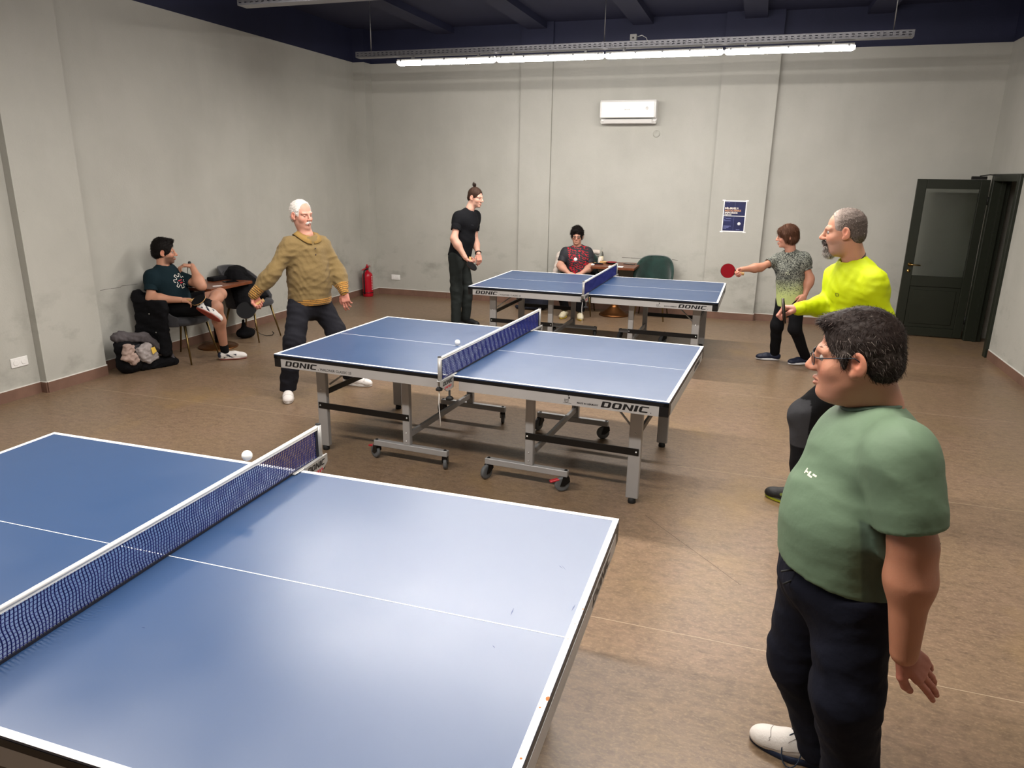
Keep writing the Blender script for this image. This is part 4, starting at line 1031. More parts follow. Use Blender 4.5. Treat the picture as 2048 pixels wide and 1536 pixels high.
def head_mesh(H, neck, vox, o):
    fat = o.get('fat', 0.0); nose = o.get('nose', 1.0)
    P = [H.ell((-.012, 0, .035), (.098, .076, .088), .02), H.ell((.022, 0, -.03), (.071+fat*.3, .062+fat, .086), .025), H.ell((.028, 0, -.074), (.058+fat*.4, .051+fat, .044), .025), H.ell((.074+o.get('chin', 0), 0, -.100), (.021, .024, .018), .02)]
    for y in (-1, 1):
        P += [H.ell((.056, y*.037, -.03), (.03, .025+fat*.5, .027), .02), H.cone((.072, y*.045, .021), (.089, y*.012, .022), .012, .011, .014),
              H.ell((.104, y*.012, -.033), (.012, .0085, .008), .008), H.cone((.102, 0, -.0625), (.088, y*.022, -.066), .0072, .004, .006), H.cone((.101, 0, -.0735), (.088, y*.020, -.068), .0080, .004, .006)]
        rot = np.array(Matrix.Rotation(-.18, 3, 'Y')) @ np.array(Matrix.Rotation(y*.38, 3, 'Z'))
        P += [H.ell((-.010, y*.084, -.004), (.021, .0065, .034), .007, rot), H.ell((.0, y*.079, -.032), (.011, .007, .012), .008)]
    P += [H.cone((.093, 0, .012), (.112+.006*nose, 0, -.027), .0085, .0125, .013)]
    P += [Cone(H(-.024, 0, -.045), neck, .056*H.s+fat*.7, .060*H.s+fat*.9, .03)]
    if fat: P += [H.ell((.035, 0, -.105), (.05, .05, .03), .03)]
    S = []
    for y in (-1, 1):
        S += [H.ell((.100, y*.032, .002), (.017, .019, .011), .012), H.ell((-.003, y*.0905, .004), (.0105, .008, .017), .005), H.ell((.106, y*.009, -.0385), (.006, .004, .004), .004)]
        S += [H.cone((.110, 0, -.0685), (.094, y*.021, -.0685), .0022 if not o.get('open') else .0042, .0016, .004)]
    V, F = mesh_sdf(P, vox, subs=S, cuts=[(neck-unit(H.p-neck)*.03, unit(neck-H.p))])
    l = H.loc(V); sk = C(o['skin'])*np.array([.86, .82, .80]); col = np.tile(sk, (len(V), 1))
    def blend(mask, c, a): 
        m = np.clip(mask, 0, 1)[:, None]*a
        col[:] = col*(1-m)+np.asarray(c)*m
    g = lambda c, r: np.exp(-(((l-np.array(c))/np.array(r))**2).sum(1))
    for y in (-1, 1):
        blend(g((.075, y*.042, -.03), (.03, .022, .022)), sk*np.array([1.12, .72, .68]), .45)
        blend(g((-.01, y*.085, 0), (.025, .012, .04)), sk*np.array([1.1, .68, .62]), .6)
    blend(g((.118, 0, -.03), (.014, .016, .014)), sk*np.array([1.1, .66, .62]), .5)
    blend(g((.1, 0, -.068), (.02, .02, .0075)), C('#9a5a52'), .75)
    if o.get('stubble'):
        b = np.clip((-.035-l[:, 2]+.25*(l[:, 0]-.05)*0)/.02, 0, 1)*np.clip((l[:, 0]+.01)/.03, 0, 1)*np.clip((l[:, 2]+.135)/.02, 0, 1)
        b = b*(1-g((.1, 0, -.068), (.02, .02, .009)))
        blend(b, C(o['stubble'][0]), o['stubble'][1])
    return V, F, col
def hand(wr, d, dorsal, side, s=1.0, curl=(25, 30, 20), thumb='rest', spread=1.0):
    x = unit(d); dz = np.array(dorsal, float); z = unit(dz-x*(dz@x)); y = np.cross(z, x)*(1 if side == 'R' else -1)
    W = lambda a, b, c_: wr+s*(a*x+b*y+c_*z)
    P = []; ys = (.030, .010, -.010, -.029); kx = (.090, .094, .088, .079); ph = ((.043, .026, .021), (.047, .030, .022), (.043, .028, .021), (.034, .021, .018)); rr = (.0098, .0100, .0094, .0084)
    curls = curl if hasattr(curl[0], '__len__') else [curl]*4
    P.append(Box(W(.055, 0, -.002), (.040*s, .036*s, .0135*s), np.array([x, y, z]), .012*s, .012))
    P.append(Cone(wr-x*.004*s, W(.025, 0, 0), .0285*s, .026*s, .015, (z, 1.2)))
    for i in range(4):
        p = W(kx[i]-.01, ys[i], 0); P.append(Cone(W(.03, ys[i]*.7, 0), p, .013*s, rr[i]*1.12*s, .010))
        a = 0; q = p; yaw = ys[i]*1.6*spread
        for k in range(3):
            a += math.radians(curls[i][k]); dr = math.cos(a)*(x*math.cos(yaw)+y*math.sin(yaw))-math.sin(a)*z
            e = q+dr*ph[i][k]*s*(1.25 if k == 0 else 1); P.append(Cone(q, e, rr[i]*(1-.09*k)*s, rr[i]*(.92-.09*k)*s, .0035)); q = e
    if thumb == 'rest': T = [(.018, .022, -.006), (.048, .047, -.016), (.078, .056, -.022), (.102, .055, -.026)]
    elif thumb == 'grip': T = [(.018, .022, -.008), (.048, .044, -.026), (.078, .036, -.046), (.090, .014, -.058)]
    else: T = [(.018, .022, -.006), (.045, .05, -.006), (.07, .068, -.006), (.092, .078, -.008)]
    rt = (.017, .013, .0115, .0095)
    for k in range(3): P.append(Cone(W(*T[k]), W(*T[k+1]), rt[k]*s, rt[k+1]*s, .006))
    return P, (x, y, z, W)
def limb(a, b, c_, ra, rb, rc, bulge=.12, k=.03):
    """two-bone limb with a muscle swelling below the middle joint"""
    a, b, c_ = map(np.asarray, (a, b, c_)); m = b+(c_-b)*.30
    return [Cone(a, b, ra, rb, k), Cone(b, m, rb, rb*(1+bulge), .05), Cone(m, c_, rb*(1+bulge), rc, .05)]
def torso(j, e, t):
    hm = (j['hipL']+j['hipR'])/2; nk = j['neck']; up = unit(nk-hm); L = np.linalg.norm(nk-hm); lat = j['shL']-j['shR']; lat = unit(lat-up*(lat@up)); fr = np.cross(lat, up)
    lh = j['hipL']-j['hipR']; lh = unit(lh-up*(lh@up)); lath = unit(lat+lh); frh = np.cross(lath, up)
    P = [Ell(hm+up*.0, (t['hd']+e, t['hw']+e, .15), [frh, lath, up], .06), Ell(hm+up*L*.36+fr*t.get('bf', 0), (t['bd']+e, t['bw']+e, t.get('bh', .19)), [fr, lath, up], .09), Ell(hm+up*L*.70+fr*t.get('cf', 0), (t['cd']+e, t['cw']+e, .19), [fr, lat, up], .08)]
    for s in 'LR':
        P += [Cone(nk-up*.055, j['sh'+s], .058+e*.6, t.get('rs', .062)+e, .05), Cone(nk-up*.20+fr*.02, j['sh'+s]-up*.05, .085+e*.5, .07+e*.5, .06)]
    return P, (hm, nk, up, L, lat, fr)
def shoe(parent, org, an, toe, up, Lg, w, c, lace, lv=3, sv=.0075):
    """an = ankle; toe = forward direction; the sole lies .088*Lg/.29 under the ankle"""
    f = unit(toe); up = np.array(up, float); u = unit(up-f*(up@f)); s = np.cross(u, f); k = Lg/.29; g = lambda x, y, z: np.asarray(an)+k*(x*f+y*s*w+(z-.088)*u)
    ax = np.array([f, s, u])
    P = [Ell(g(.125, .0, .036), (.085*k, .046*k*w, .040*k), ax, .03), Cone(g(-.035, 0, .045), g(.09, 0, .050), .036*k*w, .040*k*w, .03), Ell(g(-.035, 0, .055), (.036*k, .034*k*w, .045*k), ax, .03), Cone(g(.0, 0, .06), g(-.004, 0, .092), .040*k*w, .036*k*w, .02), Ell(g(.175, 0, .030), (.045*k, .040*k*w, .026*k), ax, .025)]
    V, F = mesh_sdf(P, sv, cuts=[(g(0, 0, .016), -u), (g(0, 0, .094), unit(u-f*.25))])
    l = (V-np.asarray(an))@ax.T/k+np.array([0, 0, .088]); col = np.tile(C(c['upper']), (len(V), 1))
    if 'accent' in c:
        m = (np.sin((l[:, 0]*.8+l[:, 2]*1.2)*95) > .45) & (l[:, 2] < .065) & (l[:, 0] > -.02) & (l[:, 0] < .11) & (np.abs(l[:, 1]) > .02); col[m] = C(c['accent'])
        col[(l[:, 0] < -.045) & (l[:, 2] > .03)] = C(c['accent'])
    if 'toe' in c: col[l[:, 0] > .175] = C(c['toe'])
    so = np_mesh('shoe', V, F, 'shoe', parent, col, origin=org)
    if c.get('stitch'):
        st = MB()
        def snap(q): p = g(*q); return V[np.argmin(((V-p)**2).sum(1))]+unit(p-g(.06, 0, .03))*.0008-np.asarray(org)
        for ln in ([(.150, y, .06) for y in np.linspace(-.05, .05, 13)], *[[(.165, sg*.045, .03), (.13, sg*.055, .035), (.09, sg*.055, .045), (.05, sg*.05, .055), (.0, sg*.045, .06), (-.05, sg*.04, .065)] for sg in (-1, 1)], *[[(.11, sg*.055, .03), (.09, sg*.035, .075), (.07, sg*.02, .085)] for sg in (-1, 1)]):
            st.tube([snap(q) for q in ln], .0013, 5)
        st.build('stitching', 'stitch_grey', so)
    n = 28; vs = []
    for z, gr in ((0.0, .94), (.006, 1.0), (.022, 1.0), (.027, .93)):
        for i in range(n):
            q = 2*math.pi*i/n; x = math.cos(q); y = math.sin(q)
            hw = .050 if x > 0 else .040
            vs.append(g(.075+x*.145*gr, y*hw*gr*(1-.12*max(0, -x)), z+(.012*max(0, x-.75)/.25 if c.get('rocker') else 0)))
    fs = [(a*n+i, a*n+(i+1) % n, (a+1)*n+(i+1) % n, (a+1)*n+i) for a in range(3) for i in range(n)]
    V2 = np.array(vs); V2 = np.vstack([V2, [g(.075, 0, 0)], [g(.075, 0, .027)]]); fs = [tuple(q) for q in fs]+[(i, 4*n, (i+1) % n, (i+1) % n) for i in range(0)]
    mb = MB(); mb.add(V2-np.asarray(org), fs, True); mb.add([], [], False)
    mb.f += [tuple(range(n))[::-1], tuple(range(3*n, 4*n))]; mb.smooth += [False, False]
    me_o = mb.build('sole', 'sole', so)
    a = me_o.data.attributes.new('Col', 'FLOAT_COLOR', 'POINT'); lo, hi = C(c['sole']), C(c.get('sole2', c['sole']))
    cc = np.ones((len(me_o.data.vertices), 4), np.float32); cc[:, :3] = hi; cc[:n, :3] = lo; cc[n:2*n, :3] = lo; a.data.foreach_set('color', cc.ravel())
    if lace:
        m = MB()
        for i in range(lv):
            x = .080+i*.019; z = .083-.016*i/max(1, lv-1)-.006*(i/max(1, lv-1))
            for sg in (-1, 1): m.tube([g(x-.012*1, sg*.026, z-.010)-np.asarray(org), g(x, 0, z+.006)-np.asarray(org), g(x+.012, -sg*.026, z-.012)-np.asarray(org)], .0028*k, 5)
        if lace[1]:
            for sg in lace[1]:
                pts = [g(.078, 0, .092)]+[g(.078+.03*math.sin(q)*1.0, sg*(.012+.066*(1-math.cos(q))/2), .092-.080*(1-math.cos(q))/2) for q in np.linspace(.4, 5.9, 14)]
                m.tube([p-np.asarray(org) for p in pts], .0025, 5)
        m.build('laces', lace[0], so)
    return so
def eyes(H, parent, org, o):
    for y in (-1, 1):
        c = H(.0785, y*.032, .002); r = .0115*H.s
        look = unit(H.F+np.asarray(o.get('look', (0, 0, 0)))); M = basis(*(lambda z: (unit(np.cross(H.U, z)), np.cross(z, unit(np.cross(H.U, z))), z))(look), c-np.asarray(org))
        pr = [(0, -1)]+[(math.sin(q), -math.cos(q)) for q in np.linspace(.3, 3.0, 9)]+[(0, 1)]
        e = MB().lathe([(a*r, b*r) for a, b in pr], 14, M=M).build('eye', 'eye_white', parent)
        MB().lathe([(0, r*.90), (r*.64, r*.86), (r*.56, r*.97), (0, r*1.03)], 14, M=M).build('iris', 'iris', e)
        if o.get('lids'):
            lid = MB().lathe([(a*r*1.08, b*r*1.08) for a, b in pr], 14, M=M).build('eyelid', 'skin', e)
            at = lid.data.attributes.new('Col', 'FLOAT_COLOR', 'POINT'); at.data.foreach_set('color', np.tile(np.append(C(o['skin'])*np.array([.86, .82, .80]), 1), (len(lid.data.vertices), 1)).astype(np.float32).ravel())
        bc = C(o['brow']); nb = 46; r_ = np.random.RandomState(3+y); t = r_.rand(nb)
        p = np.stack([.0885+.0045-.020*t**1.6, y*(.012+.036*t), .0255+.006*np.sin(t*2.6)+r_.normal(size=nb)*.0016], 1)
        W_ = H.p+H.s*(p@np.diag([1, H.w, 1])@H.ax); d = (y*H.L*.9-H.F*.25+H.U*.25)*.010; V = []; 
        for i in range(nb): q = W_[i]+H.F*.0015; V += [q-H.U*.0011, q+H.U*.0011, q+d+H.F*.001]
        np_mesh('eyebrow', np.array(V), np.arange(nb*3).reshape(-1, 3), 'hair', parent, np.tile(bc, (nb*3, 1)), origin=org)
def add_hair(H, parent, org, prims, subs, cuts, vox, col, n, length, dirf, amp=.004, freq=90, width=.0013, lift=.006, col2=None, mixf=None, name='hair', jitter=.35, seed=4):
    V, F = mesh_sdf(prims, vox, subs=subs, cuts=cuts, disp=lambda p: noise3(p, seed, freq)*amp)
    if len(V) == 0: return None
    cb = np.tile(C(col), (len(V), 1))
    if col2 is not None: m = np.clip(mixf(H.loc(V)), 0, 1)[:, None]; cb = cb*(1-m)+C(col2)*m
    o = np_mesh(name, V, F, 'hair', parent, cb, origin=org)
    S, SF, idx = strands(V, F, dirf, n, length, seed, width*H.s, lift, jitter)
    r = np.random.RandomState(seed+1); sc = np.tile(C(col), (len(S), 1))*(0.7+.9*r.rand(idx.max()+1))[idx][:, None]
    if col2 is not None:
        m = (np.clip(mixf(H.loc(S)), 0, 1) > r.rand(idx.max()+1)[idx])[:, None]; sc = np.where(m, C(col2)*(.7+.6*r.rand(idx.max()+1))[idx][:, None], sc)
    np_mesh('strands', S, SF, 'hair', o, sc, origin=org)['kind'] = 'stuff'
    return o
def cap_prims(H, t, nape=True, top=0.0):
    P = [H.ell((-.014, 0, .038+top*.3), (.098+t, .077+t, .088+t+top), .02)]
    if nape: P.append(H.ell((-.055, 0, -.022), (.054+t, .064+t*.8, .055), .03))
    return P
def face_cut(H, fx=.108, fz=-.012, rz=.083, rx=.062, ry=.088): return H.ell((fx, 0, fz), (rx, ry, rz), .010)
def ear_cut(H): return [H.ell((-.004, y*.088, -.008), (.027, .022, .037), .006) for y in (-1, 1)]
def low_cut(H, z0=-.022, zb=-.085): 
    n = H.F*((z0-zb)/.14)-H.U
    return (H(.05, 0, z0), n)
def glasses(H, parent, org, m='frame_metal', k=1.0):
    mb = MB(); ln = MB()
    for y in (-1, 1):
        q = np.linspace(0, 2*np.pi, 25)[:-1]; sup = lambda a: (abs(math.cos(a))**3+abs(math.sin(a))**3)**(-1/3)
        pts = [H(.113-.012*abs(math.cos(a)*sup(a)*.026+.032)/.058, y*(.033+.0245*math.cos(a)*sup(a)), .0+.0165*math.sin(a)*sup(a)) for a in q]
        mb.tube([p-org for p in pts], .0014*k*H.s, 5, closed=True)
        mb.tube([H(.098, y*.062, .008)-org, H(.085, y*.078, .010)-org, H(.0, y*.086, .014)-org, H(-.018, y*.086, .0)-org], .0018*k*H.s, 5)
        ln.add([p-org for p in pts], [tuple(range(24))])
    mb.tube([H(.112, -.010, .004)-org, H(.117, 0, .007)-org, H(.112, .010, .004)-org], .0014*H.s, 5)
    g = mb.build('glasses', m, parent); ln.build('lenses', 'lens', g); return g
def body_obj(parts, cols, label, org, name='person'):
    V, F = join(parts); o = np_mesh(name, V, F, 'skin', None, np.concatenate(cols), origin=org); o.location = tuple(org)
    tag(o, label, 'person'); return o
def skin_cols(V, sk): return np.tile(C(sk)*np.array([.86, .82, .80]), (len(V), 1))*(1+.06*noise3(V, 5, 25))[:, None]
def garment(name, parent, org, P, vox, m, colf, subs=(), cuts=(), disp=None, smooth_it=1):
    V, F = mesh_sdf(P, vox, subs=subs, cuts=cuts, disp=disp)
    if smooth_it: V = relax(V, F, smooth_it, .4)
    return np_mesh(name, V, F, m, parent, colf(V), origin=org)
def surf(o, org, c, lat, up, fr, off=.0015):
    V = np.empty(len(o.data.vertices)*3); o.data.vertices.foreach_get('co', V); V = V.reshape(-1, 3)+org
    q = np.stack([(V-c)@lat, (V-c)@up, (V-c)@fr], 1); q = q[(np.abs(q[:, 0]) < .25) & (np.abs(q[:, 1]) < .25)]
    def f(a, b):
        d2 = (q[:, 0]-a)**2+(q[:, 1]-b)**2; m = d2 < .012**2
        if not m.any(): m = d2 <= np.sort(d2)[3]
        z = q[m, 2]; z = z[z > z.max()-.03].mean()
        return np.asarray(c)+a*lat+b*up+(z+off)*fr-org
    return f
def decal(name, o, org, c, lat, up, fr, polys, m, off=.0015):
    S = surf(o, org, c, lat, up, fr, off); mb = MB()
    for p in polys: mb.add([S(a, b) for a, b in p], [tuple(range(len(p)))])
    return mb.build(name, m, o)
def rect(x0, x1, y0, y1): return [(x0, y0), (x1, y0), (x1, y1), (x0, y1)]
def sleeve(parent, org, m, colf, sh, el, frac, r0, r1, ri, vox, disp, name='sleeve'):
    d = unit(el-sh); e = sh+(el-sh)*frac
    V, F = mesh_sdf([Cone(sh, e+d*.05, r0, r1, .02)], vox, subs=[Cone(e-d*.03, el+d*.1, ri, ri, .006)], cuts=[(e, d)], disp=disp)
    return np_mesh(name, relax(V, F, 1, .4), F, m, parent, colf(V), origin=org)
def flat(h): return lambda V: np.tile(C(h), (len(V), 1))
def joints(D, tab):
    j = {}
    for k, q in tab.items(): j[k] = at_depth(q[0], q[1], D+(q[2] if len(q) > 2 else 0))
    return j
def core_parts(j, t, legs=True):
    """coarse hidden trunk inside the clothes, so that the figure is one body"""
    P, fr = torso(j, -.02, t)
    if legs:
        for s in 'LR': P += [Cone(j['hip'+s], j['kn'+s], .06, .045, .05), Cone(j['kn'+s], j['an'+s], .045, .03, .03)]
    return mesh_sdf(P, .022), fr
def trousers(j, t, r, e=.012, waist=.10, hem=.03):
    hm = (j['hipL']+j['hipR'])/2; up = unit(j['neck']-hm); lat = unit(j['hipL']-j['hipR']); lat = unit(lat-up*(lat@up)); fr = np.cross(lat, up)
    P = [Ell(hm+up*.0, (t['hd']+e, t['hw']+e, .16), [fr, lat, up], .05)]
    for s in 'LR':
        P += [Cone(j['hip'+s], j['kn'+s], r[0], r[1], .05), Cone(j['kn'+s], j['an'+s], r[1], r[2], .04)]
    return P, hm, up, fr, lat
def tuck(j, f, dz):
    for s in 'LR': j['sh'+s] = j['sh'+s]+(j['neck']-j['sh'+s])*f; j['sh'+s][2] = j['sh'+s][2]-dz*.4
# ================================================================== green T-shirt, at the chipped-edge table
def green():
    D = (np.array([2.1, -2.6, 0])-CAM_P)@FH
    j = joints(D, dict(neck=(1752, 812, 0), shL=(1803, 905, -.225), elL=(1826, 1092, -.28), wrL=(1808, 1305, -.29), hipL=(1712, 1190, -.09), knL=(1692, 1395, -.15), anL=(1702, 1590, -.10), knR=(1603, 1318, .13)))
    j['shR'] = at_depth(1708, 880, D+.16); j['hipR'] = j['hipL']+FH*.19; j['anR'] = np.array([2.085, -2.49, .09]); j['anL'][2] = .09
    j['elR'] = j['shR']+np.array([.03, .08, -.27]); j['wrR'] = j['elR']+np.array([-.08, .04, -.20])
    H = Head(at_depth(1713, 713, D), (-.98, .16, -.10), (-.06, 0, 1), 1.03, 1.02)
    org = np.array([2.12, -2.62, 0.0]); o = dict(skin='#c08a70', fat=.012, open=True, brow='#4a3a30', look=(0, .05, -.1), chin=.005)
    t = dict(hd=.165, hw=.185, bd=.187, bw=.187, bf=-.004, bh=.20, cd=.152, cw=.165, cf=.0, rs=.058)
    core, (hm, nk, up, L, lat, fr) = core_parts(j, t)
    hv, hf, hc = head_mesh(H, j['neck'], .0023, o)
    arm = limb(j['shL'], j['elL'], j['wrL'], .062, .050, .036, .10)
    av, af = mesh_sdf(arm, .005)
    armR = limb(j['shR'], j['elR'], j['wrR'], .06, .05, .036, .10); rv, rf = mesh_sdf(armR, .008)
    d = at_depth(1905, 1400, D-.285)-j['wrL']
    hp, fr_ = hand(j['wrL'], d, -FH*.6-fr*.3+np.array([0, 0, .25]), 'L', 1.04, ((6, 8, 5), (8, 9, 6), (11, 12, 8), (15, 14, 9)), 'rest', .5)
    hpv, hpf = mesh_sdf(hp, .0028)
    hpR, _ = hand(j['wrR'], np.array([-.5, 0, -.8]), np.array([-.5, .6, .3]), 'R', 1.0, (40, 50, 30)); hrv, hrf = mesh_sdf(hpR, .005)
    parts = [core, (hv, hf), (av, af), (rv, rf), (hpv, hpf), (hrv, hrf)]
    sk = '#bd8468'
    cols = [skin_cols(core[0], sk), hc, skin_cols(av, sk), skin_cols(rv, sk), skin_cols(hpv, '#b87866'), skin_cols(hrv, sk)]
    b = body_obj(parts, cols, 'person in a sage green T-shirt and glasses stepping up to the chipped-edge table', org)
    # T-shirt
    P, _f = torso(j, .012, t)
    dl = unit(j['elL']-j['shL']); eL = j['shL']+(j['elL']-j['shL'])*.80; nl = unit(lat-dl*(lat@dl)); nf = np.cross(nl, dl)
    P += [Cone(j['shL'], j['shL']+(j['elL']-j['shL'])*.55, .076, .086, .06), Cone(j['shL']+(j['elL']-j['shL'])*.5, eL+dl*.05, .085, .090, .03), Cone(j['shR'], j['shR']+(j['elR']-j['shR'])*.5, .074, .070, .05), Cone(hm+up*.02+fr*.01, hm+up*.22+fr*.02, .168, .175, .07, (lat, .88))]
    f1 = folds(21, 14, .004, (0.3, 0, 1)); f2 = folds(22, 40, .0012, (.6, 0, 1))
    def col(V):
        c_ = np.tile(C('#62765f'), (len(V), 1)); rel = (V-hm); a = rel@fr; u_ = rel@up
        sd = np.clip((.045-np.abs(a+.05-.10*np.clip(u_/.5, 0, 1)))/.008+.5, 0, 1)*np.clip((.30-u_)/.01, 0, 1)*(rel@lat > .05); return c_*(1-sd[:, None])+C('#48584a')*sd[:, None]
    Sx = [Cone(j['neck']-up*.005+fr*.012, H.p, .067, .085, .01), Box(eL+dl*.13+nl*.085, (.13, .13, .125), np.array([dl, nf, nl]), .002, .003), Cone(eL-dl*.035, j['elL'], .066, .066, .008)]
    sh = garment('t_shirt', b, org, P, .0062, 'sport', col, subs=Sx, cuts=[(hm+up*.045+fr*.0, -up+fr*.10)], disp=lambda p: f1(p)+f2(p))
    sleeve(sh, org, 'sport', flat('#62765f'), j['shR'], j['elR'], .78, .076, .074, .056, .008, f1)
    # neckline and hem bands
    SV = np.empty(len(sh.data.vertices)*3); sh.data.vertices.foreach_get('co', SV); SV = SV.reshape(-1, 3)+org; ring = []; c0 = j['neck']; q = np.linspace(0, 2*np.pi, 33)[:-1]
    rel = SV-c0; pr = np.stack([rel@fr, rel@lat], 1); rad = np.linalg.norm(pr, axis=1); an = np.arctan2(pr[:, 1], pr[:, 0]); uu = rel@up
    for a in q:
        m = (np.abs((an-a+np.pi) % (2*np.pi)-np.pi) < .22) & (rad < .13) & (rad > .045) & (uu > -.12); k = np.argmax(np.where(m, uu, -9)); ring.append([uu[k], rad[k]])
    ring = np.array(ring)
    for _ in range(3): ring = (np.roll(ring, 1, 0)+ring*2+np.roll(ring, -1, 0))/4
    MB().tube([c0+(r+.001)*(math.cos(a)*fr+math.sin(a)*lat)+up*(h-.003)-org for a, (h, r) in zip(q, ring)], .0065, 6, closed=True).build('collar', 'sport', sh)
    at = [q_ for q_ in sh.children if q_.name.startswith('collar')][0].data.attributes.new('Col', 'FLOAT_COLOR', 'POINT'); at.data.foreach_set('color', np.tile(np.append(C('#58695a'), 1), (len([q_ for q_ in sh.children if q_.name.startswith('collar')][0].data.vertices), 1)).astype(np.float32).ravel())
    # small pale logo on the chest
    cp = hm+up*L*.64+fr*.02+lat*.075
    decal('logo', sh, org, cp, lat, up, fr, [rect(-.022, -.016, -.004, .012), rect(-.016, -.006, .001, .006), rect(-.004, .003, -.004, .010), rect(.003, .016, -.004, .001), rect(.012, .026, .004, .009)], 'mark_pale')
    # trousers
    P, hm2, up2, fr2, lat2 = trousers(j, t, (.118, .098, .080), .012)
    P.append(Cone(j['hipR']+fr*.02, j['knR'], .125, .10, .05))
    f3 = folds(23, 20, .007, (0, .3, 1)); f4 = folds(29, 42, .003, (0, 0, 1))
    tr = garment('trousers', b, org, P, .0075, 'cloth', flat('#11131f'), cuts=[(hm+up*.085, up), (np.array([0, 0, .045]), -Z3)], disp=lambda p: f3(p)+f4(p))
    # drawstring
    A_ = lambda u, v, dd: at_depth(u, v, D+dd)-org
    MB().tube([A_(1618, 1152, .0), A_(1598, 1143, -.03), A_(1580, 1140, -.04), A_(1562, 1143, -.04)], .0032, 5).tube([A_(1622, 1160, .0), A_(1600, 1153, -.03), A_(1586, 1160, -.04), A_(1566, 1168, -.04)], .0032, 5).tube([A_(1600, 1153, -.03), A_(1590, 1160, -.045), A_(1594, 1170, -.045), A_(1604, 1165, -.03)], .003, 5).build('drawstring', 'cord_black', tr)
    # shoes
    shoe(b, org, j['anR'], (-.96, .22, 0), Z3, .31, 1.0, dict(stitch=True, upper='#d9d2cb', sole='#16223a', sole2='#1b2740'), ('lace', (1, -1)), 4, .0055)
    shoe(b, org, j['anL'], (-.97, .05, 0), Z3, .31, 1.0, dict(upper='#d9d2cb', sole='#16223a', sole2='#1b2740'), ('lace', ()), 4, .007)
    # hair: short, dark brown, greying over the temples
    comb = lambda p: (lambda l: np.stack([.55+0*l[:, 0], 0*l[:, 0], -.2-np.abs(l[:, 1])*9*np.ones(len(l))], 1)@H.ax*1.0)(H.loc(p))
    def comb(p):
        l = H.loc(p); top = np.clip((l[:, 2]-.07)/.04, 0, 1)
        d = np.stack([.9*top-.35*(1-top), .25*np.sign(l[:, 1])*top, -.15*top-1.0*(1-top)], 1); return d@H.ax
    P = cap_prims(H, .008, True, .003)+[H.ell((.055, 0, .098), (.045, .055, .020), .02)]
    for y in (-1, 1): P.append(H.cone((.022, y*.074, .02), (.024, y*.072, -.014), .012, .006, .01))
    add_hair(H, b, org, P, [face_cut(H, .118, -.008, .095, .062, .10)]+ear_cut(H), [low_cut(H, -.032, -.095)], .003, '#1c1310', 9000, .026, comb, .003, 110, .0009, .003, '#5f5650', lambda l: .26*np.exp(-((l[:, 2]-.005)/.045)**2)*(np.abs(l[:, 1]) > .04)+.05, jitter=.45)
    eyes(H, b, org, o); glasses(H, b, org)
green()

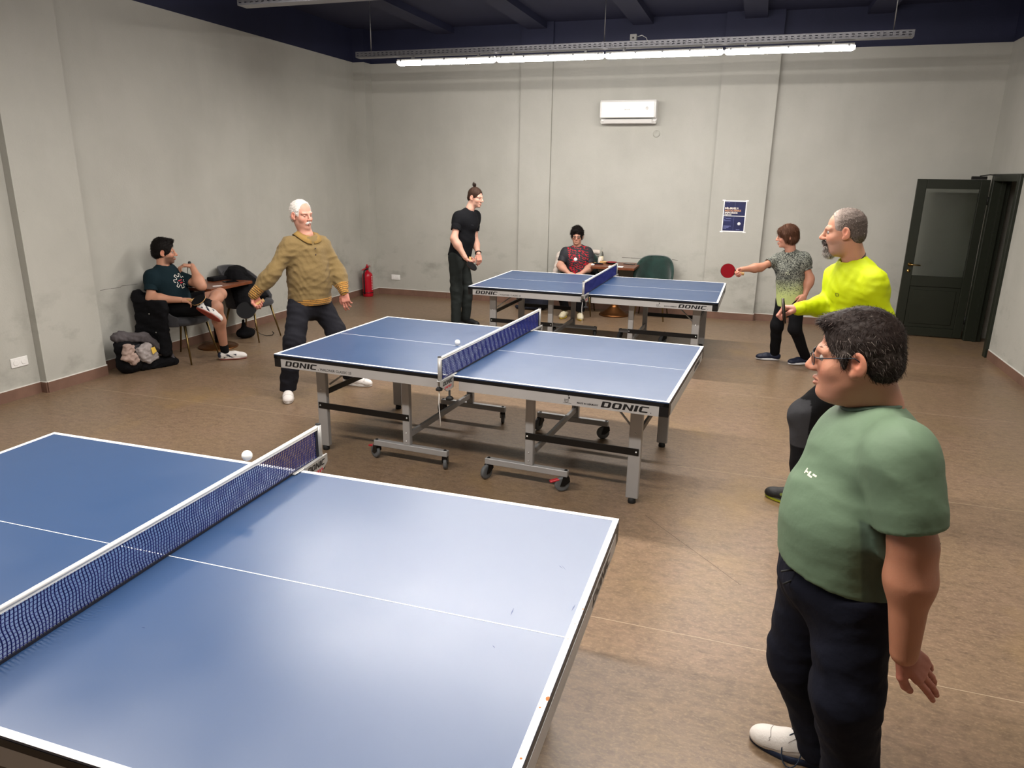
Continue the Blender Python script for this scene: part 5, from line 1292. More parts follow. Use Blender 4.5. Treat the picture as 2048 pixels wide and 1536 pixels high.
# ================================================================== neon yellow long-sleeved top
def yellow():
    D = (np.array([2.25, -.1, 0])-CAM_P)@FH
    j = joints(D, dict(neck=(1707, 514, 0), shL=(1752, 566, -.18), shR=(1672, 553, .16), elL=(1768, 642, -.22), wrL=(1748, 715, -.22), elR=(1655, 612, .16), wrR=(1597, 617, -.03), hipL=(1738, 722, -.09), hipR=(1698, 718, .1), knL=(1606, 828, -.12), knR=(1722, 840, .12)))
    tl = at_z(1533, 992, 0); dl_ = unit(at_z(1533, 992, 0)-at_z(1598, 1012, 0)); j['anL'] = tl-dl_*.215; j['anL'][2] = .095
    j['anR'] = np.array([2.62, .16, .10])
    tuck(j, .10, .02)
    org = np.array([2.3, -.08, 0]); sk = '#c48f76'
    H = Head(at_depth(1689, 463, D), (-.985, .10, -.10), (-.06, 0, 1), 1.04); o = dict(skin='#c9957c', fat=.004, brow='#4a4038', nose=1.2, stubble=('#8a7468', .5))
    t = dict(hd=.12, hw=.155, bd=.125, bw=.155, bf=.02, cd=.125, cw=.165, rs=.05)
    core, (hm, nk, up, L, lat, fr) = core_parts(j, t)
    hv, hf, hc = head_mesh(H, j['neck'], .003, o)
    fd = unit(j['wrR']-j['elR']); vw = j['wrR']-CAM_P; vw[2] *= .3; vw = unit(vw); xh = unit(fd-vw*(fd@vw)); hp, (x, y, z, W) = hand(j['wrR'], xh, np.cross(xh, -vw), 'R', 1.0, (62, 78, 45), 'grip'); hpv, hpf = mesh_sdf(hp, .0035)
    hpL, _ = hand(j['wrL'], unit(j['wrL']-j['elL']), -FH, 'L', 1.0, (30, 40, 20)); hlv, hlf = mesh_sdf(hpL, .005)
    b = body_obj([core, (hv, hf), (hpv, hpf), (hlv, hlf)], [skin_cols(core[0], sk), hc, skin_cols(hpv, '#c58a78'), skin_cols(hlv, sk)], 'person in a neon yellow long-sleeved top with a grey beard, holding a racket upright', org)
    gp = W(.078, 0, -.028); racket('table_tennis_racket', gp+y*.118+np.array([0, 0, .02]), -y, np.cross(unit(gp+y*.118-CAM_P), Z3)+np.array([0, 0, .18]), 'rubber_dark', 'rubber_dark', 'racket held edge-on by the person in the neon yellow top')
    P, _f = torso(j, .014, t)
    for s in 'LR': P += limb(j['sh'+s], j['el'+s], j['wr'+s], .064, .054, .042, .02, .04)
    P += [Cone(hm+up*.02, hm+up*.22, .135, .14, .07, (lat, .85))]
    f1 = folds(31, 16, .005, (.4, 0, 1)); f2 = folds(32, 52, .004); mat('mark_olive', '#5a6010', .7)
    sh = garment('long_sleeved_top', b, org, P, .0085, 'sport', flat('#b5c400'), subs=[Cone(j['neck']+up*.0+fr*.01, H.p, .064, .085, .01)], cuts=[(hm-up*.03, -up), ], disp=lambda p: f1(p)+f2(p))
    q = np.linspace(0, 2*np.pi, 33)[:-1]; cn = j['neck']-up*.010+fr*.012
    MB().tube([cn+.072*(math.cos(a)*fr+math.sin(a)*lat)-up*.03*math.cos(a)-org for a in q], .004, 6, closed=True).build('necklace_cord', 'cord_black', b)
    lg = hm+up*L*.70+fr*(t['cd']+.020)+lat*.03
    decal('logo', sh, org, lg-fr*.1, lat, up, fr, [rect(-.012, .012, .006, .009), rect(-.012, -.008, -.010, .006), rect(.008, .012, -.010, .006), rect(-.003, .003, -.014, -.004)], 'mark_olive')
    P, *_ = trousers(j, t, (.098, .082, .066), .014)
    f3 = folds(33, 20, .007, (0, .3, 1))
    kn, an = j['knL'], j['anL']; kf = unit(np.array([-1, -.2, 0]))
    def tc(V):
        c_ = np.tile(C('#121214'), (len(V), 1)); d = V-kn; m = (d@kf > -.02) & (d@unit(an-kn) > -.10) & (d@unit(an-kn) < .19) & (np.linalg.norm(d, axis=1) < .24); c_[m] = C('#38383b'); return c_
    garment('trousers', b, org, P, .009, 'cloth', tc, cuts=[(hm+up*.09, up), (np.array([0, 0, .06]), -Z3)], disp=f3)
    shoe(b, org, j['anL'], dl_, Z3, .30, 1.0, dict(upper='#101011', accent='#5f6a20', sole='#aab31f', sole2='#2a2a20'), ('lace', ()), 4, .007)
    shoe(b, org, j['anR'], (-.95, .1, 0), Z3, .30, 1.0, dict(upper='#101011', accent='#5f6a20', sole='#aab31f', sole2='#2a2a20'), None, 0, .010)
    def comb(p):
        l = H.loc(p); top = np.clip((l[:, 2]-.08)/.04, 0, 1); return np.stack([-.5*top-.3*(1-top), .2*np.sign(l[:, 1]), -.1*top-1.0*(1-top)], 1)@H.ax
    add_hair(H, b, org, cap_prims(H, .0035), [face_cut(H, .112, .020, .10, .085, .085)]+ear_cut(H), [low_cut(H, -.02, -.085)], .0035, '#352d29', 3800, .012, comb, .002, 120, .0012, .003, '#9c8d84', lambda l: .22+.35*np.clip((l[:, 0]+.06)/.12, 0, 1)+.6*np.clip((l[:, 0]-.015)/.03, 0, 1), jitter=.4)
    # beard and moustache
    def bd(p): return np.tile(-H.U*1.0+H.F*.25, (len(p), 1))
    add_hair(H, b, org, [H.ell((.072, 0, -.108), (.036, .034, .034), .015), H.cone((.090, -.03, -.078), (.076, -.022, -.115), .010, .014, .01), H.cone((.090, .03, -.078), (.076, .022, -.115), .010, .014, .01)], [H.ell((.105, 0, -.070), (.014, .02, .010), .006)], [], .004, '#4a423d', 900, .030, bd, .003, 90, .0015, .004, '#a39c95', lambda l: .25+.5*(l[:, 2] < -.11), name='beard', seed=6)
    add_hair(H, b, org, [H.cone((.106, -.005, -.050), (.094, -.032, -.066), .008, .006, .006), H.cone((.106, .005, -.050), (.094, .032, -.066), .008, .006, .006)], [], [], .0035, '#352d29', 500, .016, bd, .002, 90, .0013, .003, name='moustache', seed=7)
    eyes(H, b, org, o)
yellow()

# ================================================================== brown sweatshirt, at the left end of the middle table
def old():
    D = (np.array([-2.05, .8, 0])-CAM_P)@FH
    j = joints(D, dict(neck=(613, 470, 0), shR=(574, 492, -.12), shL=(646, 488, .12), elR=(545, 546, -.24), wrR=(507, 590, -.32), elL=(675, 541, .10), wrL=(688, 584, .0), hipR=(600, 606, -.08), hipL=(640, 606, .08), knR=(588, 684, -.28), knL=(672, 664, .05)))
    j['anR'] = at_z(576, 776, .09); j['anL'] = at_z(701, 752, .09)
    tuck(j, .12, .025)
    org = np.array([-2.05, .8, 0]); sk = '#c98f7d'
    H = Head(at_depth(603, 430, D), (.93, -.30, -.06), (-.05, .0, 1), 1.0); o = dict(skin='#cf9b88', brow='#cfcac4', lids=True, open=True, nose=1.2)
    t = dict(hd=.12, hw=.155, bd=.125, bw=.155, bf=.02, cd=.12, cw=.165, rs=.048)
    core, (hm, nk, up, L, lat, fr) = core_parts(j, t)
    hv, hf, hc = head_mesh(H, j['neck'], .0036, o)
    bl = at_depth(472, 624, D-.40); fd = unit(j['wrR']-j['elR'])
    yb = unit(bl-(j['wrR']+fd*.07)); x_ = unit(fd-yb*(fd@yb))
    hp, (x, y, z, W) = hand(j['wrR'], unit(x_+yb*.25), np.cross(x_, yb), 'R', 1.0, (60, 75, 45), 'grip'); hpv, hpf = mesh_sdf(hp, .0036)
    hpL, _ = hand(j['wrL'], at_depth(696, 622, D-.02)-j['wrL'], np.array([.2, -1, .2]), 'L', 1.0, ((15, 25, 15), (22, 30, 20), (30, 34, 20), (36, 36, 24)), 'rest'); hlv, hlf = mesh_sdf(hpL, .0036)
    b = body_obj([core, (hv, hf), (hpv, hpf), (hlv, hlf)], [skin_cols(core[0], sk), hc, skin_cols(hpv, '#cf8f80'), skin_cols(hlv, '#cf8f80')], 'person in a tan brown polo sweatshirt with striped cuffs, swinging a black racket low', org)
    gp = W(.078, 0, -.026); racket('table_tennis_racket', gp+y*.122, -y, -FH*.9+np.array([0, 0, .3]), 'rubber_dark', 'rubber_dark', 'black racket held low by the person in the tan sweatshirt')
    P, _f = torso(j, .022, t); P += [Cone(hm+up*.05, hm+up*.28, .15, .15, .08, (lat, .84))]
    for s in 'LR': P += limb(j['sh'+s], j['el'+s], j['wr'+s]+(j['el'+s]-j['wr'+s])*.02, .070, .062, .044, .02, .04)
    f1 = folds(41, 20, .007, (.4, 0, 1)); f2 = folds(42, 50, .007)
    def col(V):
        c_ = np.tile(C('#74613f'), (len(V), 1)); u_ = (V-hm)@up
        def stripes(q, m):
            s_ = np.sin(q*2*np.pi/.017); c_[m & (s_ > .25)] = C('#c08a3e'); c_[m & (s_ < -.35)] = C('#3f3428')
        m = (u_ < .055) & (np.minimum(np.linalg.norm(V-j['wrL'], axis=1), np.linalg.norm(V-j['wrR'], axis=1)) > .14); stripes(u_, m)
        for s in 'LR':
            d = unit(j['el'+s]-j['wr'+s]); q = (V-j['wr'+s])@d; m = (q < .075) & (np.linalg.norm(V-j['wr'+s], axis=1) < .12); stripes(q, m)
        return c_
    sh = garment('polo_sweatshirt', b, org, P, .0075, 'knit', col, subs=[Cone(j['neck']+fr*.012, H.p, .062, .08, .01)], cuts=[(hm-up*.0, -up)], disp=lambda p: (f1(p)+f2(p))*np.clip(((p-hm)@up-.02)/.08, .15, 1))
    # collar and placket
    cn = j['neck']-up*.005; cm = MB(); SV = np.empty(len(sh.data.vertices)*3); sh.data.vertices.foreach_get('co', SV); SV = SV.reshape(-1, 3)+org
    for sg in (-1, 1):
        pts = []
        for a in np.linspace(.12, math.pi, 9):
            r0 = fr*math.cos(a)+lat*sg*math.sin(a); p1 = cn+.100*r0-up*(.030+.050*max(0, math.cos(a))); p1 = SV[np.argmin(((SV-p1)**2).sum(1))]+r0*.010+up*.010
            pts.append((cn+.064*r0-up*.030*math.cos(a)+up*.030, p1))
        V = [p-org for q in pts for p in q]; cm.add(V, [(2*i, 2*i+1, 2*i+3, 2*i+2) for i in range(8)], True)
    mat('collar_ochre', '#866a36', .9, bump=(160, .2)); co = cm.build('collar', 'collar_ochre', sh); sol = co.modifiers.new('thick', 'SOLIDIFY'); sol.thickness = .006
    for k in range(3):
        c0 = hm+up*(L*.83-.055*k)+fr*(t['cd']+.028); MB().lathe([(0, 0), (.007, 0), (.006, .004), (0, .004)], 10, M=basis(lat, up, fr, c0-org)).build('button', 'handle_dark', sh)
    P, *_ = trousers(j, t, (.105, .090, .076), .014)
    f3 = folds(43, 21, .008, (0, .3, 1)); f4 = folds(44, 45, .004)
    garment('trousers', b, org, P, .009, 'cloth', lambda V: np.tile(C('#1b1b21'), (len(V), 1)), cuts=[(hm+up*.10, up), (np.array([0, 0, .07]), -Z3)], disp=lambda p: f3(p)+f4(p))
    w_ = dict(stitch=True, upper='#d8d2ce', sole='#dcd8d4', sole2='#c9c3be')
    dr = unit(at_z(568, 802, 0)-at_z(580, 770, 0)); shoe(b, org, j['anR'], (.55, -.83, 0), Z3, .29, 1.0, w_, ('lace_white', ()), 4, .007)
    shoe(b, org, j['anL'], (.95, .1, 0), Z3, .29, 1.0, w_, ('lace_white', ()), 4, .008)
    def comb(p):
        l = H.loc(p); top = np.clip((l[:, 2]-.08)/.04, 0, 1); return np.stack([-.8*top-.5*(1-top), .1*np.sign(l[:, 1]), -.1*top-.7*(1-top)], 1)@H.ax
    add_hair(H, b, org, cap_prims(H, .005), [face_cut(H, .116, .026, .110, .092, .092)]+ear_cut(H), [low_cut(H, -.01, -.07)], .004, '#c9c4bf', 2600, .022, comb, .003, 100, .0016, .005, jitter=.35)
    add_hair(H, b, org, [H.cone((.107, -.004, -.049), (.096, -.026, -.060), .007, .005, .006), H.cone((.107, .004, -.049), (.096, .026, -.060), .007, .005, .006)], [], [], .0036, '#d6d1cb', 260, .012, lambda p: np.tile(-H.U+H.F*.3, (len(p), 1)), .001, 90, .0014, .003, name='moustache', seed=7)
    eyes(H, b, org, o)
old()

# ================================================================== tall figure in black at the far table
def tall():
    D = (np.array([-2.0, 4.16, 0])-CAM_P)@FH
    j = joints(D, dict(neck=(940, 418, 0), shR=(914, 434, -.12), shL=(951, 431, .17), elR=(908, 478, -.22), wrR=(931, 516, -.28), elL=(949, 481, .15), wrL=(957, 508, -.02), hipR=(911, 516, -.09), hipL=(924, 516, .09), knR=(913, 580, -.12), knL=(935, 580, .06)))
    j['anR'] = at_z(912, 642, .09); j['anL'] = at_z(931, 636, .09)
    tuck(j, .12, .02)
    org = np.array([-1.98, 4.14, 0]); sk = '#d3a592'
    H = Head(at_depth(951, 395, D), (.96, -.22, -.16), (.10, 0, 1), .98); o = dict(skin='#d8ab98', brow='#4a382c')
    t = dict(hd=.105, hw=.145, bd=.105, bw=.135, bf=.0, cd=.115, cw=.155, rs=.046)
    core, (hm, nk, up, L, lat, fr) = core_parts(j, t)
    hv, hf, hc = head_mesh(H, j['neck'], .0038, o); parts = [core, (hv, hf)]; cols = [skin_cols(core[0], sk), hc]
    for s in 'LR': q = mesh_sdf(limb(j['sh'+s], j['el'+s], j['wr'+s], .052, .042, .030), .007); parts.append(q); cols.append(skin_cols(q[0], sk))
    bl = at_depth(948, 533, D-.34); fd = unit(j['wrR']-j['elR']); yb = unit(bl-(j['wrR']+fd*.06)); 
    yb = unit(np.array([.55, -.35, -.75])); x_ = unit(fd-yb*(fd@yb))
    hp, (x, y, z, W) = hand(j['wrR'], unit(x_+yb*.5), np.cross(x_, yb), 'R', .98, (60, 75, 45), 'grip'); hq = mesh_sdf(hp, .004); parts.append(hq); cols.append(skin_cols(hq[0], '#d59c8a'))
    hl, _ = hand(j['wrL'], at_depth(960, 528, D-.06)-j['wrL'], np.array([.6, -.7, .1]), 'L', .98, (35, 45, 25), 'rest'); hq = mesh_sdf(hl, .004); parts.append(hq); cols.append(skin_cols(hq[0], '#d59c8a'))
    b = body_obj(parts, cols, 'tall person in a black T-shirt with hair tied up, waiting beside the far-wall table', org)
    gp = W(.078, 0, -.026); racket('table_tennis_racket', gp+y*.115, -y, np.array([.75, -.65, .1]), 'rubber_dark', 'rubber_dark', 'black racket hanging in the hand of the tall person in black')
    P, _f = torso(j, .014, t); P += [Cone(hm+up*.02, hm+up*.25, .125, .13, .07, (lat, .86))]
    S = [Cone(j['neck']+fr*.010, H.p, .058, .075, .01)]; 
    for s in 'LR': P += [Cone(j['sh'+s], j['sh'+s]+(j['el'+s]-j['sh'+s])*.3, 0.062, 0.064, .045)]
    f1 = folds(51, 18, .006, (.4, 0, 1))
    sh = garment('t_shirt', b, org, P, .009, 'cloth', flat('#0e0f13'), subs=S, cuts=[(hm-up*.0, -up)], disp=f1)
    for s in 'LR': sleeve(sh, org, 'cloth', flat('#0e0f13'), j['sh'+s], j['el'+s], 0.62, 0.066, 0.066, 0.053, 0.009, f1)
    decal('logo', sh, org, hm+up*L*.72-lat*.04, lat, up, fr, [rect(-.02, .02, -.003, .003)], 'mark_dim')
    P, *_ = trousers(j, t, (.092, .080, .064), .014); f3 = folds(53, 20, .007, (0, .3, 1))
    garment('trousers', b, org, P, .010, 'cloth', flat('#232726'), cuts=[(hm+up*.09, up), (np.array([0, 0, .05]), -Z3)], disp=f3)
    for s, dr in (('R', (.9, -.35, 0)), ('L', (.95, -.25, 0))): shoe(b, org, j['an'+s], dr, Z3, .30, 1.0, dict(upper='#0d0d0f', sole='#151517', sole2='#0d0d0f'), None, 0, .009)
    d = unit(j['wrL']-j['elL']); c0 = j['wrL']-d*.02; n1 = unit(np.cross(d, fr)); n2 = np.cross(d, n1); q = np.linspace(0, 2*np.pi, 17)[:-1]
    wt = MB().tube([c0+.036*(math.cos(a)*n1+math.sin(a)*n2)-org for a in q], .009, 6, closed=True).build('wristwatch', 'watch_black', b)
    def comb(p): l = H.loc(p); g_ = np.array([-.04, 0, .15])-l; return g_@H.ax*8
    hr = add_hair(H, b, org, cap_prims(H, .005), [face_cut(H, .112, -.008, .090, .062, .088)]+ear_cut(H), [low_cut(H, -.005, -.06)], .004, '#3d2c24', 2200, .035, comb, .002, 100, .0016, .003, jitter=.12)
    add_hair(H, b, org, [H.ell((-.045, 0, .152), (.022, .022, .022), .01), H.cone((-.045, 0, .155), (-.06, .0, .175), .014, .010, .01), H.cone((-.04, 0, .12), (-.045, 0, .145), .018, .012, .01)], [], [], .004, '#2a1e19', 400, .02, lambda p: RNG.normal(size=p.shape), .004, 100, .0016, .006, name='hair_bun', seed=9)
    eyes(H, b, org, o)
tall()

# ================================================================== child in speckled grey and lime T-shirt
def boy():
    D = (np.array([2.16, 3.5, 0])-CAM_P)@FH
    j = joints(D, dict(neck=(1581, 503, 0), shL=(1610, 516, -.09), shR=(1555, 518, .10), elR=(1521, 535, -.02), wrR=(1482, 539, -.10), elL=(1620, 557, -.12), wrL=(1610, 590, -.18), hipL=(1594, 604, -.06), hipR=(1567, 604, .06), knR=(1554, 652, .05), knL=(1590, 657, -.14)))
    j['anR'] = at_z(1549, 706, .085); j['anL'] = at_z(1611, 714, .085)
    tuck(j, .08, .01)
    org = np.array([2.16, 3.5, 0]); sk = '#c58f76'
    H = Head(at_depth(1575, 473, D), (-.97, -.06, -.12), (-.04, 0, 1), .93); o = dict(skin='#cf9a84', brow='#4a3426', nose=.6)
    t = dict(hd=.092, hw=.118, bd=.090, bw=.118, bf=.0, cd=.092, cw=.125, rs=.042)
    core, (hm, nk, up, L, lat, fr) = core_parts(j, t)
    hv, hf, hc = head_mesh(H, j['neck'], .0036, o); parts = [core, (hv, hf)]; cols = [skin_cols(core[0], sk), hc]
    for s in 'LR': q = mesh_sdf(limb(j['sh'+s], j['el'+s], j['wr'+s], .043, .035, .025), .006); parts.append(q); cols.append(skin_cols(q[0], sk))
    fd = unit(j['wrR']-j['elR']); bl = at_depth(1458, 542, D-.14); yb = unit(unit(bl-j['wrR'])+np.array([0, 0, .45])); x_ = unit(fd+np.array([0, 0, -.5])); x_ = unit(x_-yb*(x_@yb))
    hp, (x, y, z, W) = hand(j['wrR'], unit(x_+yb*.6), np.cross(x_, yb), 'R', .88, (60, 75, 45), 'grip'); hq = mesh_sdf(hp, .0036); parts.append(hq); cols.append(skin_cols(hq[0], '#cf9080'))
    hl, _ = hand(j['wrL'], at_depth(1600, 606, D-.2)-j['wrL'], np.array([.3, -1, .1]), 'L', .88, (25, 35, 20), 'rest'); hq = mesh_sdf(hl, .0036); parts.append(hq); cols.append(skin_cols(hq[0], sk))
    b = body_obj(parts, cols, 'person with bobbed brown hair in a grey to lime T-shirt, stretching out a red racket', org)
    hc_ = W(.06, 0, -.02); ax_ = unit(hc_-bl); racket('table_tennis_racket', hc_-ax_*.118, ax_, -FH+np.array([.25, 0, .1]), 'rubber_red', 'rubber_dark', 'red racket stretched out over the far-wall table')
    P, _f = torso(j, .013, t); P += [Cone(hm-up*.02, hm+up*.22, .105, .108, .06, (lat, .84))]
    S = [Cone(j['neck']+fr*.010, H.p, .052, .07, .01)]
    for s in 'LR': P += [Cone(j['sh'+s], j['sh'+s]+(j['el'+s]-j['sh'+s])*.3, 0.051, 0.053, .045)]
    f1 = folds(61, 20, .005, (.4, 0, 1)); rs = np.random.RandomState(5)
    def col(V):
        u_ = np.clip(((V-hm)@up-.08)/.20, 0, 1)[:, None]; lo = C('#b9c67f')*(1-u_)+C('#8d9086')*u_
        sp = (rs.rand(len(V))[:, None] < .52*u_); return np.where(sp, C('#2d302e'), lo)
    sh = garment('t_shirt', b, org, P, .0065, 'sport', col, subs=S, cuts=[(hm-up*.035, -up)], disp=f1)
    for s in 'LR': sleeve(sh, org, 'sport', col, j['sh'+s], j['el'+s], 0.58, 0.055, 0.055, 0.044, 0.0065, f1)
    q = np.linspace(0, 2*np.pi, 25)[:-1]; cn = j['neck']-up*.012+fr*.012
    MB().tube([cn+.060*(math.cos(a)*fr+math.sin(a)*lat)-up*.026*math.cos(a)-org for a in q], .005, 6, closed=True).build('collar', 'cord_black', sh)
    decal('chest_print', sh, org, hm+up*L*.62+lat*.02, lat, up, fr, [rect(.024*math.cos(k*.7)*(k % 3+1)/3-.004, .024*math.cos(k*.7)*(k % 3+1)/3+.004, .028*math.sin(k*.7)*(k % 3+1)/3-.003, .028*math.sin(k*.7)*(k % 3+1)/3+.003) for k in range(10)], 'mark_pale')
    P, *_ = trousers(j, t, (.082, .066, .052), .012); f3 = folds(63, 22, .006, (0, .3, 1))
    garment('trousers', b, org, P, .009, 'cloth', flat('#0c0c0f'), cuts=[(hm+up*.07, up), (np.array([0, 0, .06]), -Z3)], disp=f3)
    c_ = dict(upper='#10182f', sole='#d9d9dd', sole2='#d9d9dd'); shoe(b, org, j['anR'], (-.97, -.1, 0), Z3, .26, 1.0, c_, ('lace', ()), 3, .007); shoe(b, org, j['anL'], (-.9, -.42, 0), Z3, .26, 1.0, c_, ('lace', ()), 3, .007)
    def comb(p): l = H.loc(p); top = np.clip((l[:, 2]-.09)/.04, 0, 1); return np.stack([.5*top*(l[:, 0] > 0)-.1, .5*np.sign(l[:, 1])*top, -1.0+.6*top], 1)@H.ax
    P = cap_prims(H, .018, True)+[H.ell((-.03, 0, -.045), (.075, .085, .055), .03), H.ell((.062, 0, .065), (.045, .078, .042), .02)]
    for y in (-1, 1): P.append(H.cone((.03, y*.076, .04), (.02, y*.080, -.035), .022, .018, .02))
    add_hair(H, b, org, P, [face_cut(H, .118, -.045, .082, .060, .080)], [(H(0, 0, -.095), -H.U)], .004, '#4b3022', 3000, .05, comb, .003, 80, .0018, .004, jitter=.12)
    eyes(H, b, org, o)
boy()

# ================================================================== sitting with crossed legs on the grey chair
def seat1():
    D = (np.array([-3.95, 1.35, 0])-CAM_P)@FH
    j = joints(D, dict(neck=(326, 536, 0), shR=(300, 553, -.15), shL=(352, 550, .20), elR=(302, 597, -.22), wrR=(362, 600, -.20), elL=(404, 570, .22), wrL=(380, 531, .10)))
    j['elL'] = at_z(403, 572, .80); j['wrL'] = at_depth(384, 532, D+.10)
    j['hipR'] = np.array([-4.10, 1.25, .575]); j['hipL'] = np.array([-4.10, 1.43, .575]); j['knR'] = at_depth(433, 614, D-.16); j['anR'] = at_z(450, 703, .09)
    j['knL'] = at_depth(441, 588, D+.20); j['anL'] = at_depth(414, 612, D-.23)
    tuck(j, .1, .02)
    org = np.array([-4.05, 1.35, 0]); sk = '#c4937a'
    H = Head(at_depth(328, 504, D+.02), (.78, .60, -.05), (.0, 0, 1), .99); o = dict(skin='#c99880', brow='#16110f', stubble=('#2c2320', .72), nose=1.2)
    t = dict(hd=.12, hw=.155, bd=.115, bw=.145, bf=.0, cd=.115, cw=.155, rs=.05)
    core, (hm, nk, up, L, lat, fr) = core_parts(j, t, False)
    hv, hf, hc = head_mesh(H, j['neck'], .0036, o); parts = [core, (hv, hf)]; cols = [skin_cols(core[0], sk), hc]
    for s in 'LR':
        q = mesh_sdf(limb(j['sh'+s], j['el'+s], j['wr'+s], .05, .042, .029), .006); parts.append(q); cols.append(skin_cols(q[0], sk))
        q = mesh_sdf(limb(j['hip'+s], j['kn'+s], j['an'+s], .085, .056, .036, .10), .0075); parts.append(q); cols.append(skin_cols(q[0], '#bd8d76'))
    fd = unit(j['wrR']-j['elR'])
    hp, (x, y, z, W) = hand(j['wrR'], fd, np.array([-.1, -.35, .9]), 'R', 1.0, (35, 50, 30), 'grip'); hq = mesh_sdf(hp, .004); parts.append(hq); cols.append(skin_cols(hq[0], sk))
    hl, _ = hand(j['wrL'], H(.115, .0, -.125)-j['wrL'], np.array([.35, .2, .9]), 'L', .98, (38, 50, 30), 'rest'); hq = mesh_sdf(hl, .004); parts.append(hq); cols.append(skin_cols(hq[0], sk))
    b = body_obj(parts, cols, 'person in a dark teal T-shirt and shorts sitting with crossed legs, hand at chin', org)
    bl = at_depth(397, 600, D-.26); racket('table_tennis_racket', bl, unit((j['wrR']+fd*.05)-bl), np.array([.15, -.62, .85]), 'rubber_dark', 'rubber_dark', 'black racket resting on the lap of the person with crossed legs', 'racket_wood')
    P, _f = torso(j, .013, t); P += [Cone(hm+up*.02, hm+up*.25, .13, .13, .07, (lat, .86))]
    S = [Cone(j['neck']+fr*.010, H.p, .058, .075, .01)]
    for s in 'LR': P += [Cone(j['sh'+s], j['sh'+s]+(j['el'+s]-j['sh'+s])*.3, 0.062, 0.064, .045)]
    f1 = folds(71, 18, .006, (.4, 0, 1))
    sh = garment('t_shirt', b, org, P, .008, 'cloth', flat('#102229'), subs=S, cuts=[(hm-up*.0, -up)], disp=f1)
    for s in 'LR': sleeve(sh, org, 'cloth', flat('#102229'), j['sh'+s], j['el'+s], 0.66, 0.066, 0.066, 0.052, 0.008, f1)
    # gear-like chest print
    c0 = hm+up*L*.62; q = np.linspace(0, 2*np.pi, 61); rr = .062+.016*np.sign(np.sin(q*7)); pts = [np.array([-math.cos(a)*r, math.sin(a)*r]) for a, r in zip(q, rr)]; pl_ = []
    for a, c_ in zip(pts[:-1], pts[1:]):
        dx = c_-a; n_ = np.array([-dx[1], dx[0]]); n_ = n_/(np.linalg.norm(n_)+1e-9)*.0025; pl_.append([tuple(a-n_), tuple(c_-n_), tuple(c_+n_), tuple(a+n_)])
    decal('chest_print', sh, org, c0, lat, up, fr, pl_, 'poster_text', .003)
    decal('chest_lettering', sh, org, c0, lat, up, fr, [rect(-.03, -.005, 0, .010), rect(0, .03, 0, .010), rect(-.015, .02, -.028, -.014)], 'print_red', .003)
    # shorts
    P = [Ell(hm+np.array([.02, 0, -.01]), (.16, .18, .115), None, .05)]
    S = []
    for s, fr_ in (('R', .86), ('L', .60)):
        e_ = j['hip'+s]+(j['kn'+s]-j['hip'+s])*fr_; P.append(Cone(j['hip'+s], e_, .105, .090, .05)); dl = unit(j['kn'+s]-j['hip'+s]); n1 = unit(np.cross(dl, Z3)); S.append(Box(e_+dl*.075, (.06, .10, .10), np.array([dl, n1, np.cross(dl, n1)]), .002, .003))
    f3 = folds(73, 20, .007, (1, .3, 0))
    garment('shorts', b, org, P, .009, 'cloth', flat('#0d0d10'), subs=S, cuts=[(hm+up*.10, up), (np.array([0, 0, .488]), -Z3)], disp=f3)
    w_ = dict(upper='#dcd8d4', accent='#1d2436', sole='#8a3a2c', sole2='#d9d4cf')
    shoe(b, org, j['anR'], unit(at_z(494, 722, 0)-at_z(442, 726, 0)), Z3, .29, 1.0, w_, ('lace_white', ()), 4, .007)
    rh_ = np.array([FH[1], -FH[0], 0]); shoe(b, org, j['anL'], unit(rh_*.88-Z3*.45-FH*.12), unit(FH*.72+Z3*.62), .29, 1.0, w_, ('lace_white', ()), 4, .007)
    for s, d0 in (('R', .0), ('L', .0)):
        d = unit(j['kn'+s]-j['an'+s]); garment('sock', b, org, [Cone(j['an'+s]-d*.01, j['an'+s]+d*.085, .044, .044, .01)], .006, 'cloth', flat('#0e0e11'), cuts=[(j['an'+s]+d*.095, d)])
    def comb(p): l = H.loc(p); top = np.clip((l[:, 2]-.08)/.04, 0, 1); return np.stack([.7*top-.2, .2*np.sign(l[:, 1]), .5*top-1.0*(1-top)], 1)@H.ax
    P = cap_prims(H, .014, True, .012)+[H.ell((.05, 0, .115), (.05, .055, .028), .02)]
    add_hair(H, b, org, P, [face_cut(H, .116, -.012, .090, .062, .092)]+ear_cut(H), [low_cut(H, -.03, -.08)], .004, '#120e0d', 2600, .025, comb, .005, 90, .0015, .007, jitter=.5)
    def bd(p): return np.tile(-H.U+H.F*.3, (len(p), 1))
    eyes(H, b, org, o)
seat1()

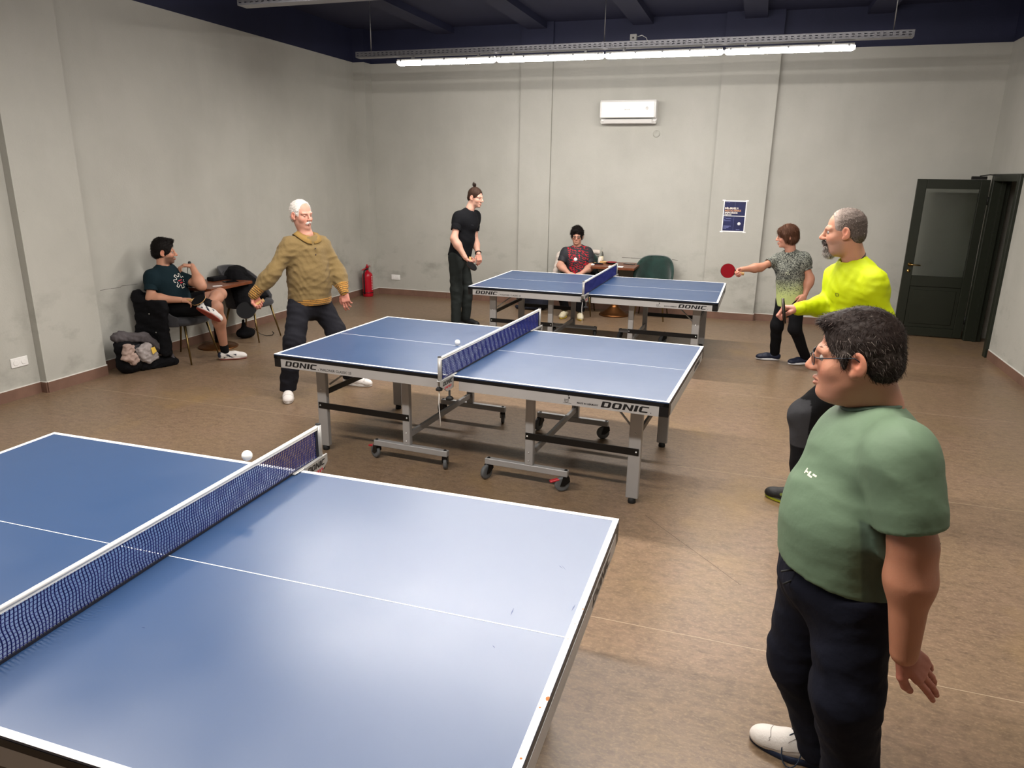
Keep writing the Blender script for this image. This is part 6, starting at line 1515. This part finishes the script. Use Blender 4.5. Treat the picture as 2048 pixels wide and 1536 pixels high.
# ================================================================== sitting by the far wall in a red-patterned shirt
def seat2():
    D = (np.array([-.62, 5.55, 0])-CAM_P)@FH
    j = joints(D, dict(neck=(1155, 497, .08), shR=(1129, 503, .08), shL=(1178, 504, .08), elR=(1120, 531, .02), wrR=(1137, 546, -.20), elL=(1181, 535, .02), wrL=(1164, 546, -.20)))
    for s, x in (('R', -.80), ('L', -.60)): j['hip'+s] = np.array([x, 5.62, .575])
    j['knR'] = np.array([-.86, 5.16, .52]); j['knL'] = np.array([-.54, 5.20, .52]); j['anR'] = at_z(1130, 621, .09); j['anL'] = at_z(1160, 624, .09)
    tuck(j, .12, .02)
    org = np.array([-.7, 5.6, 0]); sk = '#cfa08c'
    H = Head(at_depth(1154, 472, D+.06), (.16, -.98, -.10), (0, -.05, 1), .97); o = dict(skin='#d2a08a', brow='#17120f', nose=.9)
    t = dict(hd=.11, hw=.15, bd=.10, bw=.14, bf=.0, cd=.105, cw=.15, rs=.048)
    core, (hm, nk, up, L, lat, fr) = core_parts(j, t, False)
    hv, hf, hc = head_mesh(H, j['neck'], .0038, o); parts = [core, (hv, hf)]; cols = [skin_cols(core[0], sk), hc]
    for s in 'LR':
        q = mesh_sdf(limb(j['sh'+s], j['el'+s], j['wr'+s], .048, .042, .030), .007); parts.append(q); cols.append(skin_cols(q[0], sk))
        hp, _ = hand(j['wr'+s], at_depth(1150, 551, D-.28)-j['wr'+s], np.array([0, -.3, .9]), s, .98, (35, 50, 30), 'rest'); hq = mesh_sdf(hp, .004); parts.append(hq); cols.append(skin_cols(hq[0], sk))
    b = body_obj(parts, cols, 'person in glasses and a red-patterned dark shirt sitting against the far wall', org)
    P, _f = torso(j, .014, t); P += [Cone(hm+up*.02, hm+up*.25, .12, .13, .07, (lat, .84))]
    S = [Cone(j['neck']+fr*.010, H.p, .056, .072, .01)]
    for s in 'LR': P += [Cone(j['sh'+s], j['sh'+s]+(j['el'+s]-j['sh'+s])*.3, 0.064, 0.066, .045)]
    f1 = folds(81, 18, .005, (.4, 0, 1))
    def col(V):
        c_ = np.tile(C('#2c2c31'), (len(V), 1)); rel = V-hm; a = rel@lat; u_ = rel@up
        n1 = np.abs(noise3(V*np.array([1, .3, 1]), 17, 42)); n2 = noise3(V, 19, 60); body = (np.abs(a) < .145) & (rel@fr > .02) & (u_ < .43)
        m = body & ((n1 < .10+.10*(u_ < .16)) | (n2 > .72)); c_[m] = C('#c41f2f'); return c_
    sh = garment('t_shirt', b, org, P, .0055, 'sport', col, subs=S, cuts=[(hm-up*.0, -up)], disp=f1)
    for s in 'LR': sleeve(sh, org, 'sport', flat('#2c2c31'), j['sh'+s], j['el'+s], 0.72, 0.068, 0.068, 0.054, 0.007, f1)
    q = np.linspace(0, 2*np.pi, 25)[:-1]; cn = j['neck']-up*.012+fr*.012
    MB().tube([cn+.064*(math.cos(a)*fr+math.sin(a)*lat)-up*.028*math.cos(a)-org for a in q], .005, 6, closed=True).build('collar', 'cord_black', sh)
    P, *_ = trousers(j, t, (.095, .078, .062), .012); f3 = folds(83, 20, .007, (0, .3, 1))
    garment('trousers', b, org, P, .010, 'cloth', flat('#0e0f12'), cuts=[(hm+up*.09, up), (np.array([0, 0, .10]), -Z3)], disp=f3)
    w_ = dict(upper='#c9bfa4', accent='#b0a489', sole='#d8bf45', sole2='#cfb64a')
    for s, dr in (('R', (-.02, -1, 0)), ('L', (.28, -.96, 0))): shoe(b, org, j['an'+s], dr, Z3, .29, 1.0, w_, ('lace_white', ()), 4, .008)
    def comb(p): l = H.loc(p); top = np.clip((l[:, 2]-.08)/.04, 0, 1); return np.stack([.6*top, .3*np.sign(l[:, 1]), -.8+.7*top], 1)@H.ax
    P = cap_prims(H, .019, True, .004)+[H.ell((.058, 0, .088), (.046, .078, .038), .02)]
    add_hair(H, b, org, P, [face_cut(H, .118, -.022, .080, .066, .084), *ear_cut(H)], [low_cut(H, -.02, -.08)], .004, '#15100f', 3000, .032, comb, .009, 75, .0016, .010, jitter=.6)
    eyes(H, b, org, o); glasses(H, b, org, 'cord_black', 1.8)
seat2()
